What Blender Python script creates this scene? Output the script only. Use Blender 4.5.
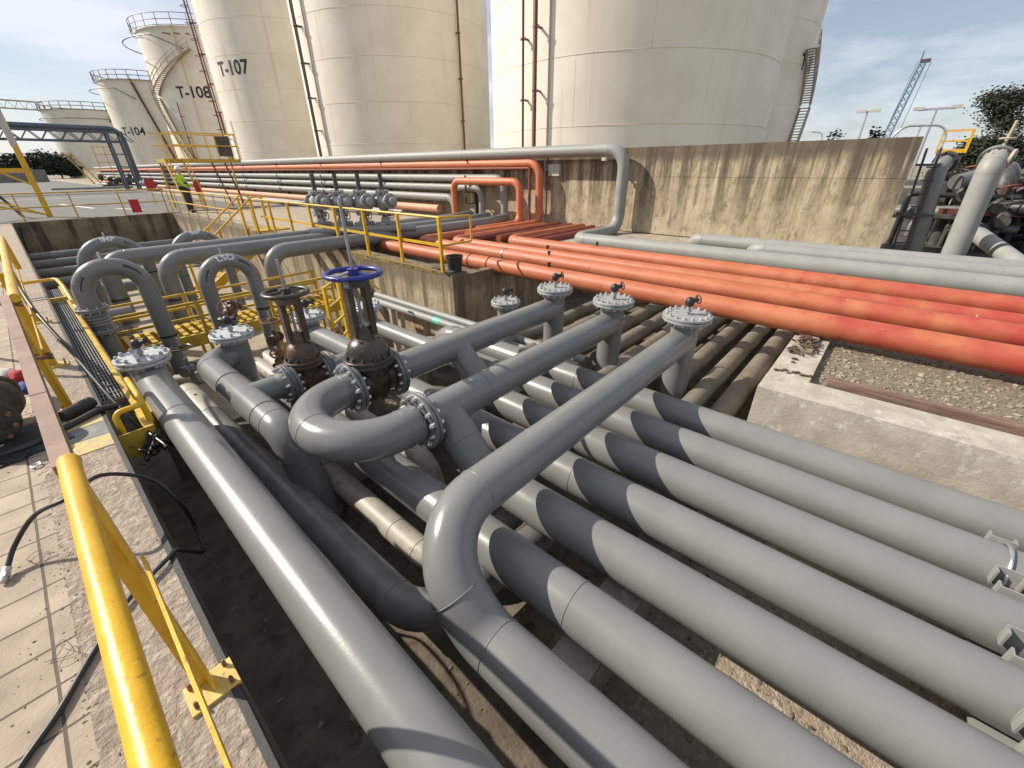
import bpy, math, random
from mathutils import Vector, Matrix, Quaternion
from math import sin, cos, pi, radians, atan2, sqrt
random.seed(7)
for o in list(bpy.data.objects): bpy.data.objects.remove(o, do_unlink=True)
SC = bpy.context.scene; COL = SC.collection
V = Vector
# ---------------------------------------------------------------- camera
f_px = 409.2
pitch, roll, head = radians(27.926), radians(-.5592), radians(48.486)
cp, sp = cos(pitch), sin(pitch)
Rm = Matrix(((cos(roll), -sin(roll), 0), (sin(roll), cos(roll), 0), (0, 0, 1)))
fwh = V((0, -sp, cp)); rt = V((1, 0, 0)); upv = V((0, -cp, -sp))
Yc = Rm @ (cos(head)*fwh - sin(head)*rt); Xc = Rm @ (sin(head)*fwh + cos(head)*rt); Uc = Rm @ upv
M = Matrix((Xc, Yc, Uc))
right = M @ V((1, 0, 0)); down = M @ V((0, 1, 0)); fwd = M @ V((0, 0, 1))
cam = bpy.data.cameras.new('camera'); camo = bpy.data.objects.new('camera', cam); COL.objects.link(camo)
R3 = Matrix((right, -down, -fwd)).transposed()
camo.matrix_world = Matrix.Translation((0, 0, 1.65)) @ R3.to_4x4()
cam.sensor_fit = 'HORIZONTAL'; cam.sensor_width = 36; cam.lens = f_px/1024*36
cam.clip_start = .05; cam.clip_end = 3000
SC.camera = camo
# ---------------------------------------------------------------- world, sun, exposure
SUN_TO = V((-.68, 1.13, 1.0)).normalized()
W = bpy.data.worlds.new('World'); SC.world = W; W.use_nodes = True
nt = W.node_tree; nt.nodes.clear()
out = nt.nodes.new('ShaderNodeOutputWorld'); bg = nt.nodes.new('ShaderNodeBackground')
sky = nt.nodes.new('ShaderNodeTexSky'); sky.sky_type = 'NISHITA'; sky.sun_disc = False
sky.sun_elevation = math.asin(SUN_TO.z); sky.sun_rotation = atan2(SUN_TO.x, SUN_TO.y)
sky.air_density = 1.0; sky.dust_density = .9; sky.ozone_density = 2.0; sky.altitude = 20
tc = nt.nodes.new('ShaderNodeTexCoord'); mp = nt.nodes.new('ShaderNodeMapping')
mp.inputs['Rotation'].default_value = (0, radians(14), radians(30)); mp.inputs['Scale'].default_value = (1.2, 2.2, 7.0)
nz = nt.nodes.new('ShaderNodeTexNoise'); nz.inputs['Scale'].default_value = 1.7; nz.inputs['Detail'].default_value = 7; nz.inputs['Roughness'].default_value = .55
rp = nt.nodes.new('ShaderNodeValToRGB'); rp.color_ramp.elements[0].position = .40; rp.color_ramp.elements[0].color = (.26, .26, .26, 1)
rp.color_ramp.elements[1].position = .64; rp.color_ramp.elements[1].color = (.92, .92, .92, 1)
mx = nt.nodes.new('ShaderNodeMix'); mx.data_type = 'RGBA'; mx.inputs[7].default_value = (9.0, 9.4, 10.2, 1)
nt.links.new(tc.outputs['Generated'], mp.inputs[0]); nt.links.new(mp.outputs[0], nz.inputs['Vector']); nt.links.new(nz.outputs[0], rp.inputs[0])
nt.links.new(rp.outputs[0], mx.inputs[0]); nt.links.new(sky.outputs[0], mx.inputs[6]); nt.links.new(mx.outputs[2], bg.inputs[0])
bg.inputs[1].default_value = .078
nt.links.new(bg.outputs[0], out.inputs[0])
sl = bpy.data.lights.new('sun', 'SUN'); sl.energy = 5.0; sl.angle = radians(.5); sl.color = (1, .92, .79)
so = bpy.data.objects.new('sun', sl); COL.objects.link(so); so.rotation_euler = (-SUN_TO).to_track_quat('-Z', 'Y').to_euler(); so.location = (0, 0, 30)
SC.view_settings.view_transform = 'Standard'; SC.view_settings.look = 'None'; SC.view_settings.exposure = .36; SC.view_settings.gamma = 1
SC.render.engine = 'CYCLES'

# ---------------------------------------------------------------- materials
def nmat(name, c1, c2=None, scale=6., rough=.5, metal=0., bump=0., bscale=40., stretch=(1, 1, 1), lo=.35, hi=.65,
         c3=None, s3=20., lo3=.6, hi3=.7, stretch3=(1, 1, 1), space='Position', spec=.5, rvar=.1, coat=0., bd=.01):
    m = bpy.data.materials.new(name); m.use_nodes = True; t = m.node_tree; N = t.nodes; L = t.links
    b = N['Principled BSDF']; b.inputs['Roughness'].default_value = rough; b.inputs['Metallic'].default_value = metal
    b.inputs['Specular IOR Level'].default_value = spec
    if coat: b.inputs['Coat Weight'].default_value = coat; b.inputs['Coat Roughness'].default_value = .15
    if space == 'Position': src = N.new('ShaderNodeNewGeometry').outputs['Position']
    else: src = N.new('ShaderNodeTexCoord').outputs['Object']
    def noise(st, sc, det=6):
        mpn = N.new('ShaderNodeMapping'); mpn.inputs['Scale'].default_value = st; L.new(src, mpn.inputs[0])
        n = N.new('ShaderNodeTexNoise'); n.inputs['Scale'].default_value = sc; n.inputs['Detail'].default_value = det; n.inputs['Roughness'].default_value = .6
        L.new(mpn.outputs[0], n.inputs['Vector']); return n.outputs[0]
    def ramp(v, a, bb):
        r = N.new('ShaderNodeMapRange'); r.inputs[1].default_value = a; r.inputs[2].default_value = bb; r.interpolation_type = 'SMOOTHSTEP'; L.new(v, r.inputs[0]); return r.outputs[0]
    def mix(fac, A, B):
        x = N.new('ShaderNodeMix'); x.data_type = 'RGBA'; L.new(fac, x.inputs[0])
        for s, q in ((6, A), (7, B)):
            if isinstance(q, tuple): x.inputs[s].default_value = (*q[:3], 1)
            else: L.new(q, x.inputs[s])
        return x.outputs[2]
    colr = (*c1, 1)
    if c2:
        n1 = noise(stretch, scale); colr = mix(ramp(n1, lo, hi), c1, c2)
        rr = N.new('ShaderNodeMapRange'); rr.inputs[3].default_value = max(.03, rough-rvar); rr.inputs[4].default_value = min(1, rough+rvar); L.new(n1, rr.inputs[0]); L.new(rr.outputs[0], b.inputs['Roughness'])
    if c3: colr = mix(ramp(noise(stretch3, s3), lo3, hi3), colr if not isinstance(colr, tuple) else tuple(colr[:3]), c3)
    if isinstance(colr, tuple): b.inputs['Base Color'].default_value = colr
    else: L.new(colr, b.inputs['Base Color'])
    if bump:
        bn = N.new('ShaderNodeBump'); bn.inputs['Strength'].default_value = bump; bn.inputs['Distance'].default_value = bd
        L.new(noise((1, 1, 1), bscale, 8), bn.inputs['Height']); L.new(bn.outputs[0], b.inputs['Normal'])
    m['helpers'] = 0
    return m
G1c = (.215, .222, .215)
MT = {}
MT['grey'] = nmat('grey_paint', (.176, .177, .171), (.195, .195, .188), 2.5, .31, bump=.07, bscale=110, c3=(.16, .15, .13), s3=42, lo3=.66, hi3=.74, rvar=.09)
MT['grey_gloss'] = nmat('glossy_grey_paint', (.168, .170, .166), (.186, .187, .182), 3, .26, bump=.05, bscale=90, c3=(.13, .125, .115), s3=48, lo3=.67, hi3=.75, rvar=.08)
MT['grey_dull'] = nmat('weathered_grey_paint', (.235, .235, .225), (.268, .266, .252), 3, .55, bump=.08, bscale=60, c3=(.19, .165, .13), s3=24, lo3=.60, hi3=.75)
MT['grey_old'] = nmat('old_beige_grey_paint', (.31, .285, .235), (.38, .355, .30), 5, .5, bump=.08, bscale=60, c3=(.20, .16, .11), s3=12, lo3=.6, hi3=.75)
MT['grey_dark'] = nmat('dark_grey_paint', (.13, .132, .132), (.18, .178, .172), 6, .4, bump=.05, bscale=60)
MT['dusty_pipe'] = nmat('dusty_brown_grey_paint', (.145, .125, .098), (.20, .178, .142), 5, .6, bump=.1, bscale=50, c3=(.12, .09, .065), s3=10, lo3=.55, hi3=.75)
MT['weld'] = nmat('weld_bead', (.13, .13, .125), (.2, .2, .19), 30, .4)
MT['orange'] = nmat('faded_orange_paint', (.46, .122, .046), (.52, .16, .07), 2.2, .55, bump=.05, bscale=70, c3=(.36, .08, .04), s3=12, lo3=.56, hi3=.75, stretch3=(1, .35, 1))
MT['red'] = nmat('red_paint_shade_and_dirt', (.20, .043, .026), (.26, .06, .034), 3, .6, bump=.05, bscale=70, c3=(.3, .06, .04), s3=9, lo3=.6, hi3=.75)  # red darkened to hold the feeders' shaded side as well as dirt
MT['yellow'] = nmat('yellow_paint', (.58, .325, .013), (.67, .40, .02), 7, .38, bump=.16, bscale=70, c3=(.30, .165, .045), s3=46, lo3=.645, hi3=.70)
MT['yellow_dirty'] = nmat('dirty_yellow_paint', (.44, .275, .025), (.56, .36, .035), 5, .5, bump=.08, bscale=60, c3=(.22, .13, .05), s3=16, lo3=.58, hi3=.7)
MT['primer'] = nmat('brown_primer', (.20, .12, .085), (.27, .17, .125), 6, .65, bump=.1, bscale=70, c3=(.2, .1, .07), s3=18, lo3=.6, hi3=.72)
MT['rust'] = nmat('rusty_steel', (.15, .065, .035), (.26, .12, .06), 9, .75, bump=.3, bscale=60, c3=(.07, .04, .03), s3=22, lo3=.5, hi3=.7)
MT['valve'] = nmat('oily_brown_cast_iron', (.040, .032, .024), (.066, .052, .037), 8, .36, bump=.25, bscale=55, c3=(.15, .095, .055), s3=17, lo3=.6, hi3=.76)
MT['valve_rust'] = nmat('rusty_cast_iron', (.07, .042, .028), (.12, .07, .042), 8, .48, bump=.3, bscale=55, c3=(.06, .045, .04), s3=14, lo3=.5, hi3=.7)
MT['steel'] = nmat('galvanised_steel', (.46, .47, .48), (.58, .59, .60), 20, .35, metal=.85, bump=.05, bscale=80)
MT['flange_light'] = nmat('pale_flange_paint', (.25, .255, .25), (.33, .335, .33), 12, .4, bump=.1, bscale=80, c3=(.2, .2, .2), s3=25, lo3=.6, hi3=.72)
MT['dark_steel'] = nmat('dark_weathered_steel', (.045, .042, .04), (.08, .076, .07), 10, .5, bump=.15, bscale=60)
MT['black'] = nmat('black_rubber', (.014, .014, .014), (.03, .03, .03), 12, .45, bump=.08, bscale=60)
MT['blue'] = nmat('blue_enamel', (.012, .022, .18), (.02, .035, .24), 12, .35, bump=.06, bscale=60, c3=(.25, .26, .33), s3=40, lo3=.68, hi3=.76)
MT['white'] = nmat('white_marking', (.62, .63, .62), (.75, .75, .73), 20, .6)
MT['black_mark'] = nmat('black_marking', (.018, .018, .02), (.03, .03, .03), 20, .5)
MT['rust_red'] = nmat('dark_red_brown_paint', (.13, .04, .028), (.19, .065, .045), 8, .55, bump=.1, bscale=60)
MT['red_sign'] = nmat('red_sign_paint', (.5, .02, .02), (.42, .02, .02), 6, .45)
MT['flange_silver'] = nmat('worn_silver_flange_paint', (.36, .375, .38), (.50, .51, .51), 22, .4, bump=.15, bscale=80, c3=(.17, .165, .16), s3=30, lo3=.58, hi3=.70)
MT['pale_orange'] = nmat('pale_orange_paint', (.52, .235, .13), (.58, .30, .19), 3, .6)  # paler, pinker orange for the lowest wall pipe
MT['wood'] = nmat('weathered_brown_beam', (.13, .075, .055), (.22, .14, .10), 5, .8, bump=.4, bscale=30, stretch=(6, .6, 6), c3=(.07, .05, .04), s3=6, lo3=.55, hi3=.7, stretch3=(8, .5, 8))
MT['tank'] = nmat('cream_tank_paint', (.70, .635, .52), (.77, .71, .60), .45, .6, bump=.06, bscale=4, c3=(.50, .36, .21), s3=.8, lo3=.56, hi3=.84, stretch3=(1.3, 1.3, .05), rvar=.05)
MT['tank_seam'] = nmat('tank_seam_stain', (.56, .47, .35), (.68, .60, .47), 1.5, .7)
MT['wall'] = nmat('streaked_concrete', (.47, .395, .28), (.31, .245, .165), 1.1, .9, bump=.35, bscale=16, stretch=(1, 1, .8), lo=.38, hi=.62, c3=(.105, .085, .06), s3=2.6, lo3=.54, hi3=.74, stretch3=(1, 1, .13))
def wall_mat(name, base, base2, dark, pale, top, damp=.5, sc=1.):
    m = bpy.data.materials.new(name); m.use_nodes = True; t = m.node_tree; N = t.nodes; L = t.links; b = N['Principled BSDF']; b.inputs['Roughness'].default_value = .92
    g = N.new('ShaderNodeNewGeometry').outputs['Position']
    def noise(st, det=7, rough=.6):
        q = N.new('ShaderNodeMapping'); q.inputs['Scale'].default_value = st; L.new(g, q.inputs[0]); n = N.new('ShaderNodeTexNoise'); n.inputs['Scale'].default_value = 1; n.inputs['Detail'].default_value = det; n.inputs['Roughness'].default_value = rough; L.new(q.outputs[0], n.inputs['Vector']); return n.outputs[0]
    def rng(v, a, b_, c=0., d=1.):
        r = N.new('ShaderNodeMapRange'); r.interpolation_type = 'SMOOTHSTEP'
        for i, q in enumerate((a, b_, c, d)): r.inputs[i+1].default_value = q
        L.new(v, r.inputs[0]); return r.outputs[0]
    def math_(op, a, b_):
        x = N.new('ShaderNodeMath'); x.operation = op; x.use_clamp = True
        for i, q in enumerate((a, b_)):
            if isinstance(q, float): x.inputs[i].default_value = q
            else: L.new(q, x.inputs[i])
        return x.outputs[0]
    def mix(fac, A, B):
        x = N.new('ShaderNodeMix'); x.data_type = 'RGBA'; L.new(fac, x.inputs[0])
        for s, q in ((6, A), (7, B)):
            if isinstance(q, tuple): x.inputs[s].default_value = (*q[:3], 1)
            else: L.new(q, x.inputs[s])
        return x.outputs[2]
    sz = N.new('ShaderNodeSeparateXYZ'); L.new(g, sz.inputs[0]); z = sz.outputs[2]
    c = mix(rng(noise((1.3*sc, 1.3*sc, 1.6*sc)), .35, .65), base, base2)
    c = mix(math_('MULTIPLY', rng(noise((7*sc, 7*sc, 4*sc), 10, .75), .46, .66), .6), c, dark)
    s1 = rng(noise((2.0*sc, 2.0*sc, .13*sc), 11, .72), .44, .58); h = rng(z, top-2.3, top-.2, .12, 1.05)
    c = mix(math_('MULTIPLY', math_('MULTIPLY', s1, h), .9), c, dark)
    s2 = rng(noise((6*sc, 6*sc, .30*sc), 9, .72), .49, .64)
    c = mix(math_('MULTIPLY', math_('MULTIPLY', s2, h), .6), c, dark)
    s3 = rng(noise((5.3*sc, 5.3*sc, .25*sc), 5, .55), .60, .70)
    c = mix(math_('MULTIPLY', s3, .55), c, pale)
    tb = rng(math_('ADD', math_('MULTIPLY', noise((3*sc, 3*sc, 3*sc)), .5), rng(z, top-.75, top, .0, .75)), .52, .92)
    c = mix(math_('MULTIPLY', tb, damp+.25), c, tuple(q*1.05 for q in dark))
    L.new(c, b.inputs['Base Color'])
    bp = N.new('ShaderNodeBump'); bp.inputs['Strength'].default_value = .4; bp.inputs['Distance'].default_value = .012; L.new(noise((16, 16, 14), 8, .65), bp.inputs['Height']); L.new(bp.outputs[0], b.inputs['Normal']); return m
MT['wall'] = wall_mat('streaked_concrete', (.51, .42, .288), (.41, .33, .215), (.082, .063, .044), (.60, .54, .43), 2.08, .55)
MT['trench_wall'] = wall_mat('stained_trench_concrete', (.45, .36, .245), (.36, .28, .18), (.12, .088, .055), (.54, .47, .36), 0., .5, 1.3)
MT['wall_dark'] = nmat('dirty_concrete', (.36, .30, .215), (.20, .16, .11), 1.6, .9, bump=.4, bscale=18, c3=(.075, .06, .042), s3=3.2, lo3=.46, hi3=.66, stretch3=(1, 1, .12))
MT['block'] = nmat('pale_new_concrete', (.43, .395, .325), (.335, .30, .245), 5, .9, bump=.45, bscale=38, c3=(.52, .49, .43), s3=9, lo3=.55, hi3=.7)
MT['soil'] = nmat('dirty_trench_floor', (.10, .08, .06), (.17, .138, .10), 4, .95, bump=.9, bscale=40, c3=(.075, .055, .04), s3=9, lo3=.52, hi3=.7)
MT['kerb'] = nmat('rough_kerb_concrete', (.38, .30, .235), (.285, .225, .17), 9, .92, bump=1.0, bscale=30, bd=.03, c3=(.47, .40, .325), s3=26, lo3=.52, hi3=.66)
MT['gravel'] = nmat('gravel', (.22, .18, .125), (.13, .105, .072), 22, .95, bump=1.0, bscale=60, c3=(.36, .31, .235), s3=45, lo3=.58, hi3=.66)
MT['walk'] = nmat('dusty_walkway_concrete', (.36, .305, .23), (.28, .23, .17), 3, .92, bump=.4, bscale=30, c3=(.2, .165, .12), s3=1.4, lo3=.55, hi3=.75)
MT['road'] = nmat('worn_asphalt', (.115, .112, .106), (.145, .142, .135), 2, .9, bump=.3, bscale=40, c3=(.13, .12, .11), s3=.7, lo3=.55, hi3=.7)
MT['field'] = nmat('dry_ground', (.26, .225, .165), (.19, .165, .115), .1, .95, bump=.2, bscale=3)
MT['leaf'] = nmat('dark_leaves', (.014, .022, .011), (.032, .042, .02), 2.5, .75)
MT['bark'] = nmat('bark', (.12, .085, .06), (.18, .13, .09), 4, .9, bump=.5, bscale=20)
MT['hivis'] = nmat('hi_vis_fabric', (.42, .62, .03), (.5, .7, .05), 9, .7)
MT['cloth_dark'] = nmat('dark_workwear', (.03, .035, .045), (.05, .05, .06), 12, .85)
MT['skin'] = nmat('skin', (.42, .25, .17), (.46, .28, .2), 12, .5)
MT['helmet'] = nmat('white_helmet', (.7, .7, .68), (.75, .75, .72), 12, .35)
MT['bluegrey'] = nmat('blue_grey_steel', (.06, .08, .105), (.09, .115, .145), 6, .5)
MT['crane'] = nmat('blue_crane_steel', (.09, .15, .22), (.12, .19, .27), 3, .5)
MT['box'] = nmat('grey_plastic_box', (.42, .40, .36), (.48, .46, .42), 5, .5)
MT['green'] = nmat('green_band', (.05, .16, .10), (.06, .2, .13), 10, .5)
MT['teal'] = nmat('teal_marking', (.10, .45, .36), (.12, .5, .4), 10, .5)
MT['cloth_red'] = nmat('red_cloth', (.4, .03, .03), (.32, .02, .025), 15, .85, bump=.2)
MT['cloth_blue'] = nmat('blue_cloth', (.03, .05, .2), (.04, .06, .26), 15, .85, bump=.2)
MT['cloth_white'] = nmat('pale_cloth', (.5, .48, .44), (.4, .38, .35), 15, .85, bump=.2)

def pave_mat():
    m = bpy.data.materials.new('paving_slabs'); m.use_nodes = True; t = m.node_tree; N = t.nodes; L = t.links; b = N['Principled BSDF']
    g = N.new('ShaderNodeNewGeometry'); mpn = N.new('ShaderNodeMapping'); mpn.inputs['Location'].default_value = (.08, -.18, 0)
    L.new(g.outputs['Position'], mpn.inputs[0])
    dn = N.new('ShaderNodeTexNoise'); dn.inputs['Scale'].default_value = 6; dn.inputs['Detail'].default_value = 6; L.new(g.outputs['Position'], dn.inputs['Vector'])
    dv = N.new('ShaderNodeVectorMath'); dv.operation = 'MULTIPLY_ADD'; dv.inputs[1].default_value = (.006, .006, 0); L.new(dn.outputs['Color'], dv.inputs[0]); L.new(mpn.outputs[0], dv.inputs[2])
    br = N.new('ShaderNodeTexBrick'); br.offset = 0.; br.inputs['Scale'].default_value = 1.; br.inputs['Mortar Size'].default_value = .006; br.inputs['Mortar Smooth'].default_value = .25
    br.inputs['Brick Width'].default_value = .41; br.inputs['Row Height'].default_value = .2; br.inputs['Bias'].default_value = -.1
    br.inputs['Color1'].default_value = (.415, .330, .250, 1); br.inputs['Color2'].default_value = (.355, .28, .208, 1); br.inputs['Mortar'].default_value = (.12, .095, .07, 1)
    L.new(dv.outputs[0], br.inputs['Vector'])
    n = N.new('ShaderNodeTexNoise'); n.inputs['Scale'].default_value = 5; n.inputs['Detail'].default_value = 9; L.new(g.outputs['Position'], n.inputs['Vector'])
    r = N.new('ShaderNodeMapRange'); r.inputs[1].default_value = .35; r.inputs[2].default_value = .7; r.inputs[3].default_value = .72; r.inputs[4].default_value = 1.12; L.new(n.outputs[0], r.inputs[0])
    x = N.new('ShaderNodeMix'); x.data_type = 'RGBA'; x.blend_type = 'MULTIPLY'; x.inputs[0].default_value = 1; L.new(br.outputs[0], x.inputs[6]); L.new(r.outputs[0], x.inputs[7]); L.new(x.outputs[2], b.inputs['Base Color'])
    b.inputs['Roughness'].default_value = .85
    n2 = N.new('ShaderNodeTexNoise'); n2.inputs['Scale'].default_value = 70; n2.inputs['Detail'].default_value = 6; L.new(g.outputs['Position'], n2.inputs['Vector'])
    ad = N.new('ShaderNodeMath'); ad.operation = 'MULTIPLY_ADD'; ad.inputs[1].default_value = -2.5; L.new(br.outputs['Fac'], ad.inputs[0]); L.new(n2.outputs[0], ad.inputs[2])
    bp = N.new('ShaderNodeBump'); bp.inputs['Strength'].default_value = .5; bp.inputs['Distance'].default_value = .005; L.new(ad.outputs[0], bp.inputs['Height']); L.new(bp.outputs[0], b.inputs['Normal'])
    return m
MT['paving'] = pave_mat()

# ---------------------------------------------------------------- mesh builder
def perp(a):
    a = a.normalized(); r = V((0, 0, 1)) if abs(a.z) < .9 else V((1, 0, 0))
    u = a.cross(r).normalized(); return u, a.cross(u).normalized()
class MB:
    def __init__(s): s.v = []; s.f = []; s.m = []; s.mi = 0
    def add(s, vs, fs):
        n = len(s.v); s.v += [V(p) for p in vs]; s.f += [[n+i for i in q] for q in fs]; s.m += [s.mi]*len(fs); return s
    def box(s, c, d, rz=0, R=None):
        h = V(d)/2; c = V(c); Q = R if R else Matrix.Rotation(rz, 3, 'Z')
        vs = [c + Q @ V((x*h.x, y*h.y, z*h.z)) for x in (-1, 1) for y in (-1, 1) for z in (-1, 1)]
        return s.add(vs, [(0, 1, 3, 2), (4, 6, 7, 5), (0, 4, 5, 1), (2, 3, 7, 6), (0, 2, 6, 4), (1, 5, 7, 3)])
    def bb(s, lo, hi):
        lo = V(lo); hi = V(hi); return s.box((lo+hi)/2, hi-lo)
    def bar(s, a, b, w, h, up=None):
        a = V(a); b = V(b); d = b-a; L = d.length; d = d/L
        u = V(up) if up else V((0, 0, 1))
        if abs(d.dot(u)) > .98: u = V((1, 0, 0)) if not up else V((0, 1, 0))
        x = d.cross(u).normalized(); y = x.cross(d)
        return s.box((a+b)/2, (w, L, h), R=Matrix((x, d, y)).transposed())
    def tube(s, path, r, seg=16, caps=True, closed=False):
        P = [V(p) for p in path]; n = len(P); rs = r if isinstance(r, (list, tuple)) else [r]*n
        T = []
        for i in range(n):
            if closed: t = (P[(i+1) % n]-P[i-1])
            else: t = (P[min(i+1, n-1)]-P[max(i-1, 0)])
            T.append(t.normalized())
        u, w = perp(T[0]); vs = []
        for i in range(n):
            if i:
                q = T[i-1].rotation_difference(T[i]); u = q @ u
                u = (u - T[i]*u.dot(T[i])).normalized()
            w = T[i].cross(u)
            # mitre stretch for sharp corners is avoided: paths are rounded
            vs += [P[i] + (u*cos(2*pi*k/seg) + w*sin(2*pi*k/seg))*rs[i] for k in range(seg)]
        fs = []
        for i in range(n if closed else n-1):
            j = (i+1) % n
            fs += [(i*seg+k, i*seg+(k+1) % seg, j*seg+(k+1) % seg, j*seg+k) for k in range(seg)]
        if caps and not closed:
            fs += [tuple(reversed(range(seg))), tuple((n-1)*seg+k for k in range(seg))]
        return s.add(vs, fs)
    def cyl(s, a, b, r, r2=None, seg=24, caps=True):
        return s.tube([a, b], [r, r if r2 is None else r2], seg, caps)
    def ring(s, c, axis, R, r, seg=32, rs=8):
        u, w = perp(V(axis)); c = V(c)
        return s.tube([c + (u*cos(2*pi*k/seg)+w*sin(2*pi*k/seg))*R for k in range(seg)], r, rs, closed=True)
    def lathe(s, c, axis, prof, seg=24):
        a = V(axis).normalized(); u, w = perp(a); c = V(c); vs = []; n = len(prof)
        for (r, h) in prof: vs += [c + a*h + (u*cos(2*pi*k/seg)+w*sin(2*pi*k/seg))*r for k in range(seg)]
        fs = [(i*seg+k, i*seg+(k+1) % seg, (i+1)*seg+(k+1) % seg, (i+1)*seg+k) for i in range(n-1) for k in range(seg)]
        fs += [tuple(reversed(range(seg))), tuple((n-1)*seg+k for k in range(seg))]
        return s.add(vs, fs)
    def blob(s, c, d, n=2, jit=0., seed=0):
        import bmesh
        bm = bmesh.new(); bmesh.ops.create_icosphere(bm, subdivisions=n, radius=1.)
        rr = random.Random(seed); c = V(c)
        vs = [c + V((v.co.x*d[0], v.co.y*d[1], v.co.z*d[2]))*(1+jit*(rr.random()-.5)) for v in bm.verts]
        fs = [[v.index for v in q.verts] for q in bm.faces]; bm.free(); return s.add(vs, fs)
    def build(s, name, mat, parent=None, loc=None, angle=38):
        me = bpy.data.meshes.new(name)
        if parent is not None:
            org = V(parent['_org'])
        else: org = V(loc) if loc else V((0, 0, 0))
        me.from_pydata([p-org for p in s.v], [], s.f)
        for q in (mat if isinstance(mat, (list, tuple)) else [mat]): me.materials.append(MT[q] if isinstance(q, str) else q)
        if max(s.m, default=0): me.polygons.foreach_set('material_index', s.m)
        me.polygons.foreach_set('use_smooth', [True]*len(me.polygons)); me.update()
        me.set_sharp_from_angle(angle=radians(angle))
        o = bpy.data.objects.new(name, me); COL.objects.link(o)
        if parent is not None: o.parent = parent
        else: o.location = org
        o['_org'] = list(org); return o
def tag(o, label=None, cat=None, group=None, kind=None):
    if label: o['label'] = label
    if cat: o['category'] = cat
    if group: o['group'] = group
    if kind: o['kind'] = kind
    return o
def thing(name, label, cat, loc, group=None):
    o = bpy.data.objects.new(name, None); COL.objects.link(o); o.location = loc; o.empty_display_size = .1
    o['_org'] = list(loc); return tag(o, label, cat, group)
def rnd(pts, br, n=8):
    """polyline with its corners replaced by arcs; returns path and the weld positions (point, tangent)"""
    P = [V(p) for p in pts]; out = [P[0]]; welds = []
    for i in range(1, len(P)-1):
        a = (P[i-1]-P[i]); b = (P[i+1]-P[i]); la, lb = a.length, b.length; a /= la; b /= lb
        ang = a.angle(b); R = br[i-1] if isinstance(br, (list, tuple)) else br
        t = R/math.tan(ang/2); lim = min(la, lb)*.98
        if t > lim: t = lim; R = t*math.tan(ang/2)
        c = P[i] + (a+b).normalized()*(R/sin(ang/2))
        s = P[i]+a*t; e = P[i]+b*t; v0 = s-c; v1 = e-c; ax = v0.cross(v1)
        tot = v0.angle(v1); ax.normalize()
        for k in range(n+1): out.append(c + Quaternion(ax, tot*k/n) @ v0)
        welds += [(s, a), (e, b)]
    out.append(P[-1]); return out, welds
def pipe(mb, pts, r, br=None, seg=28, n=9, welds=True, extra=()):
    br = br if br is not None else r*3
    path, w = rnd(pts, br, n)
    mb.tube(path, r, seg)
    if welds:
        for c, a in w: mb.ring(c, a, r-.0005, .0045, seg, 6)
    for c, a in extra: mb.ring(c, a, r-.0005, .0045, seg, 6)
    return mb
_bolt = {}
def bolt_mesh(L, r, mat):
    key = (round(L, 3), r, mat)
    if key not in _bolt:
        b = MB(); b.cyl((0, 0, -L/2-.034), (0, 0, L/2+.033), r*.62, seg=8)
        for z0, z1 in ((-L/2-.001, -L/2-.024), (L/2+.001, L/2+.024)): b.cyl((0, 0, z0), (0, 0, z1), r, seg=6)
        o = b.build('bolt', mat); me = o.data; bpy.data.objects.remove(o); _bolt[key] = me
    return _bolt[key]
def flange(root, c, axis, rf, th=.028, nb=12, mat='flange_light', bmat='steel', gap=.006, hub=0, hubdir=-1, br=.014, name='flange', blind=False):
    a = V(axis).normalized(); c = V(c); mb = MB()
    mb.lathe(c, a, [(rf-.004, gap/2), (rf, gap/2+.004), (rf, gap/2+th-.004), (rf-.004, gap/2+th)], 36)
    mb.lathe(c, a, [(rf-.004, -gap/2-th), (rf, -gap/2-th+.004), (rf, -gap/2-.004), (rf-.004, -gap/2)], 36)
    mb.cyl(c-a*gap, c+a*gap, rf*.8, seg=28)
    if hub: mb.lathe(c, a*hubdir, [(hub*1.16, gap/2+th), (hub*1.12, gap/2+th+.02), (hub*1.0, gap/2+th+.06)], 32)
    fl = mb.build(name, mat, root)
    org = V(root['_org']); me = bolt_mesh(2*th+gap, br, bmat); u, w = perp(a); q = V((0, 0, 1)).rotation_difference(a)
    for k in range(nb):
        t = 2*pi*(k+.5)/nb
        o = bpy.data.objects.new('bolt', me); COL.objects.link(o); o.parent = fl
        o.location = c + (u*cos(t)+w*sin(t))*(rf*.84) - org; o.rotation_euler = q.to_euler()
    return fl
def text_mesh(s, size):
    cu = bpy.data.curves.new('txt', 'FONT'); cu.body = s; cu.size = size; cu.extrude = 0; cu.offset = .022*size; cu.align_x = 'CENTER'; cu.align_y = 'CENTER'; cu.resolution_u = 3
    o = bpy.data.objects.new('txt', cu); COL.objects.link(o); bpy.context.view_layer.update()
    me = bpy.data.meshes.new_from_object(o.evaluated_get(bpy.context.evaluated_depsgraph_get()))
    import bmesh
    bm = bmesh.new(); bm.from_mesh(me)
    for ax, n in ((V((1, 0, 0)), 14), (V((0, 1, 0)), 8)):
        hs = [v.co.dot(ax) for v in bm.verts]; a0, a1 = min(hs), max(hs)
        for k in range(1, n):
            bmesh.ops.bisect_plane(bm, geom=bm.verts[:]+bm.edges[:]+bm.faces[:], plane_co=ax*(a0+(a1-a0)*k/n), plane_no=ax)
    bm.to_mesh(me); bm.free()
    vs = [v.co.copy() for v in me.vertices]; fs = [list(p.vertices) for p in me.polygons]
    bpy.data.objects.remove(o); bpy.data.curves.remove(cu); bpy.data.meshes.remove(me); return vs, fs
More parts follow.
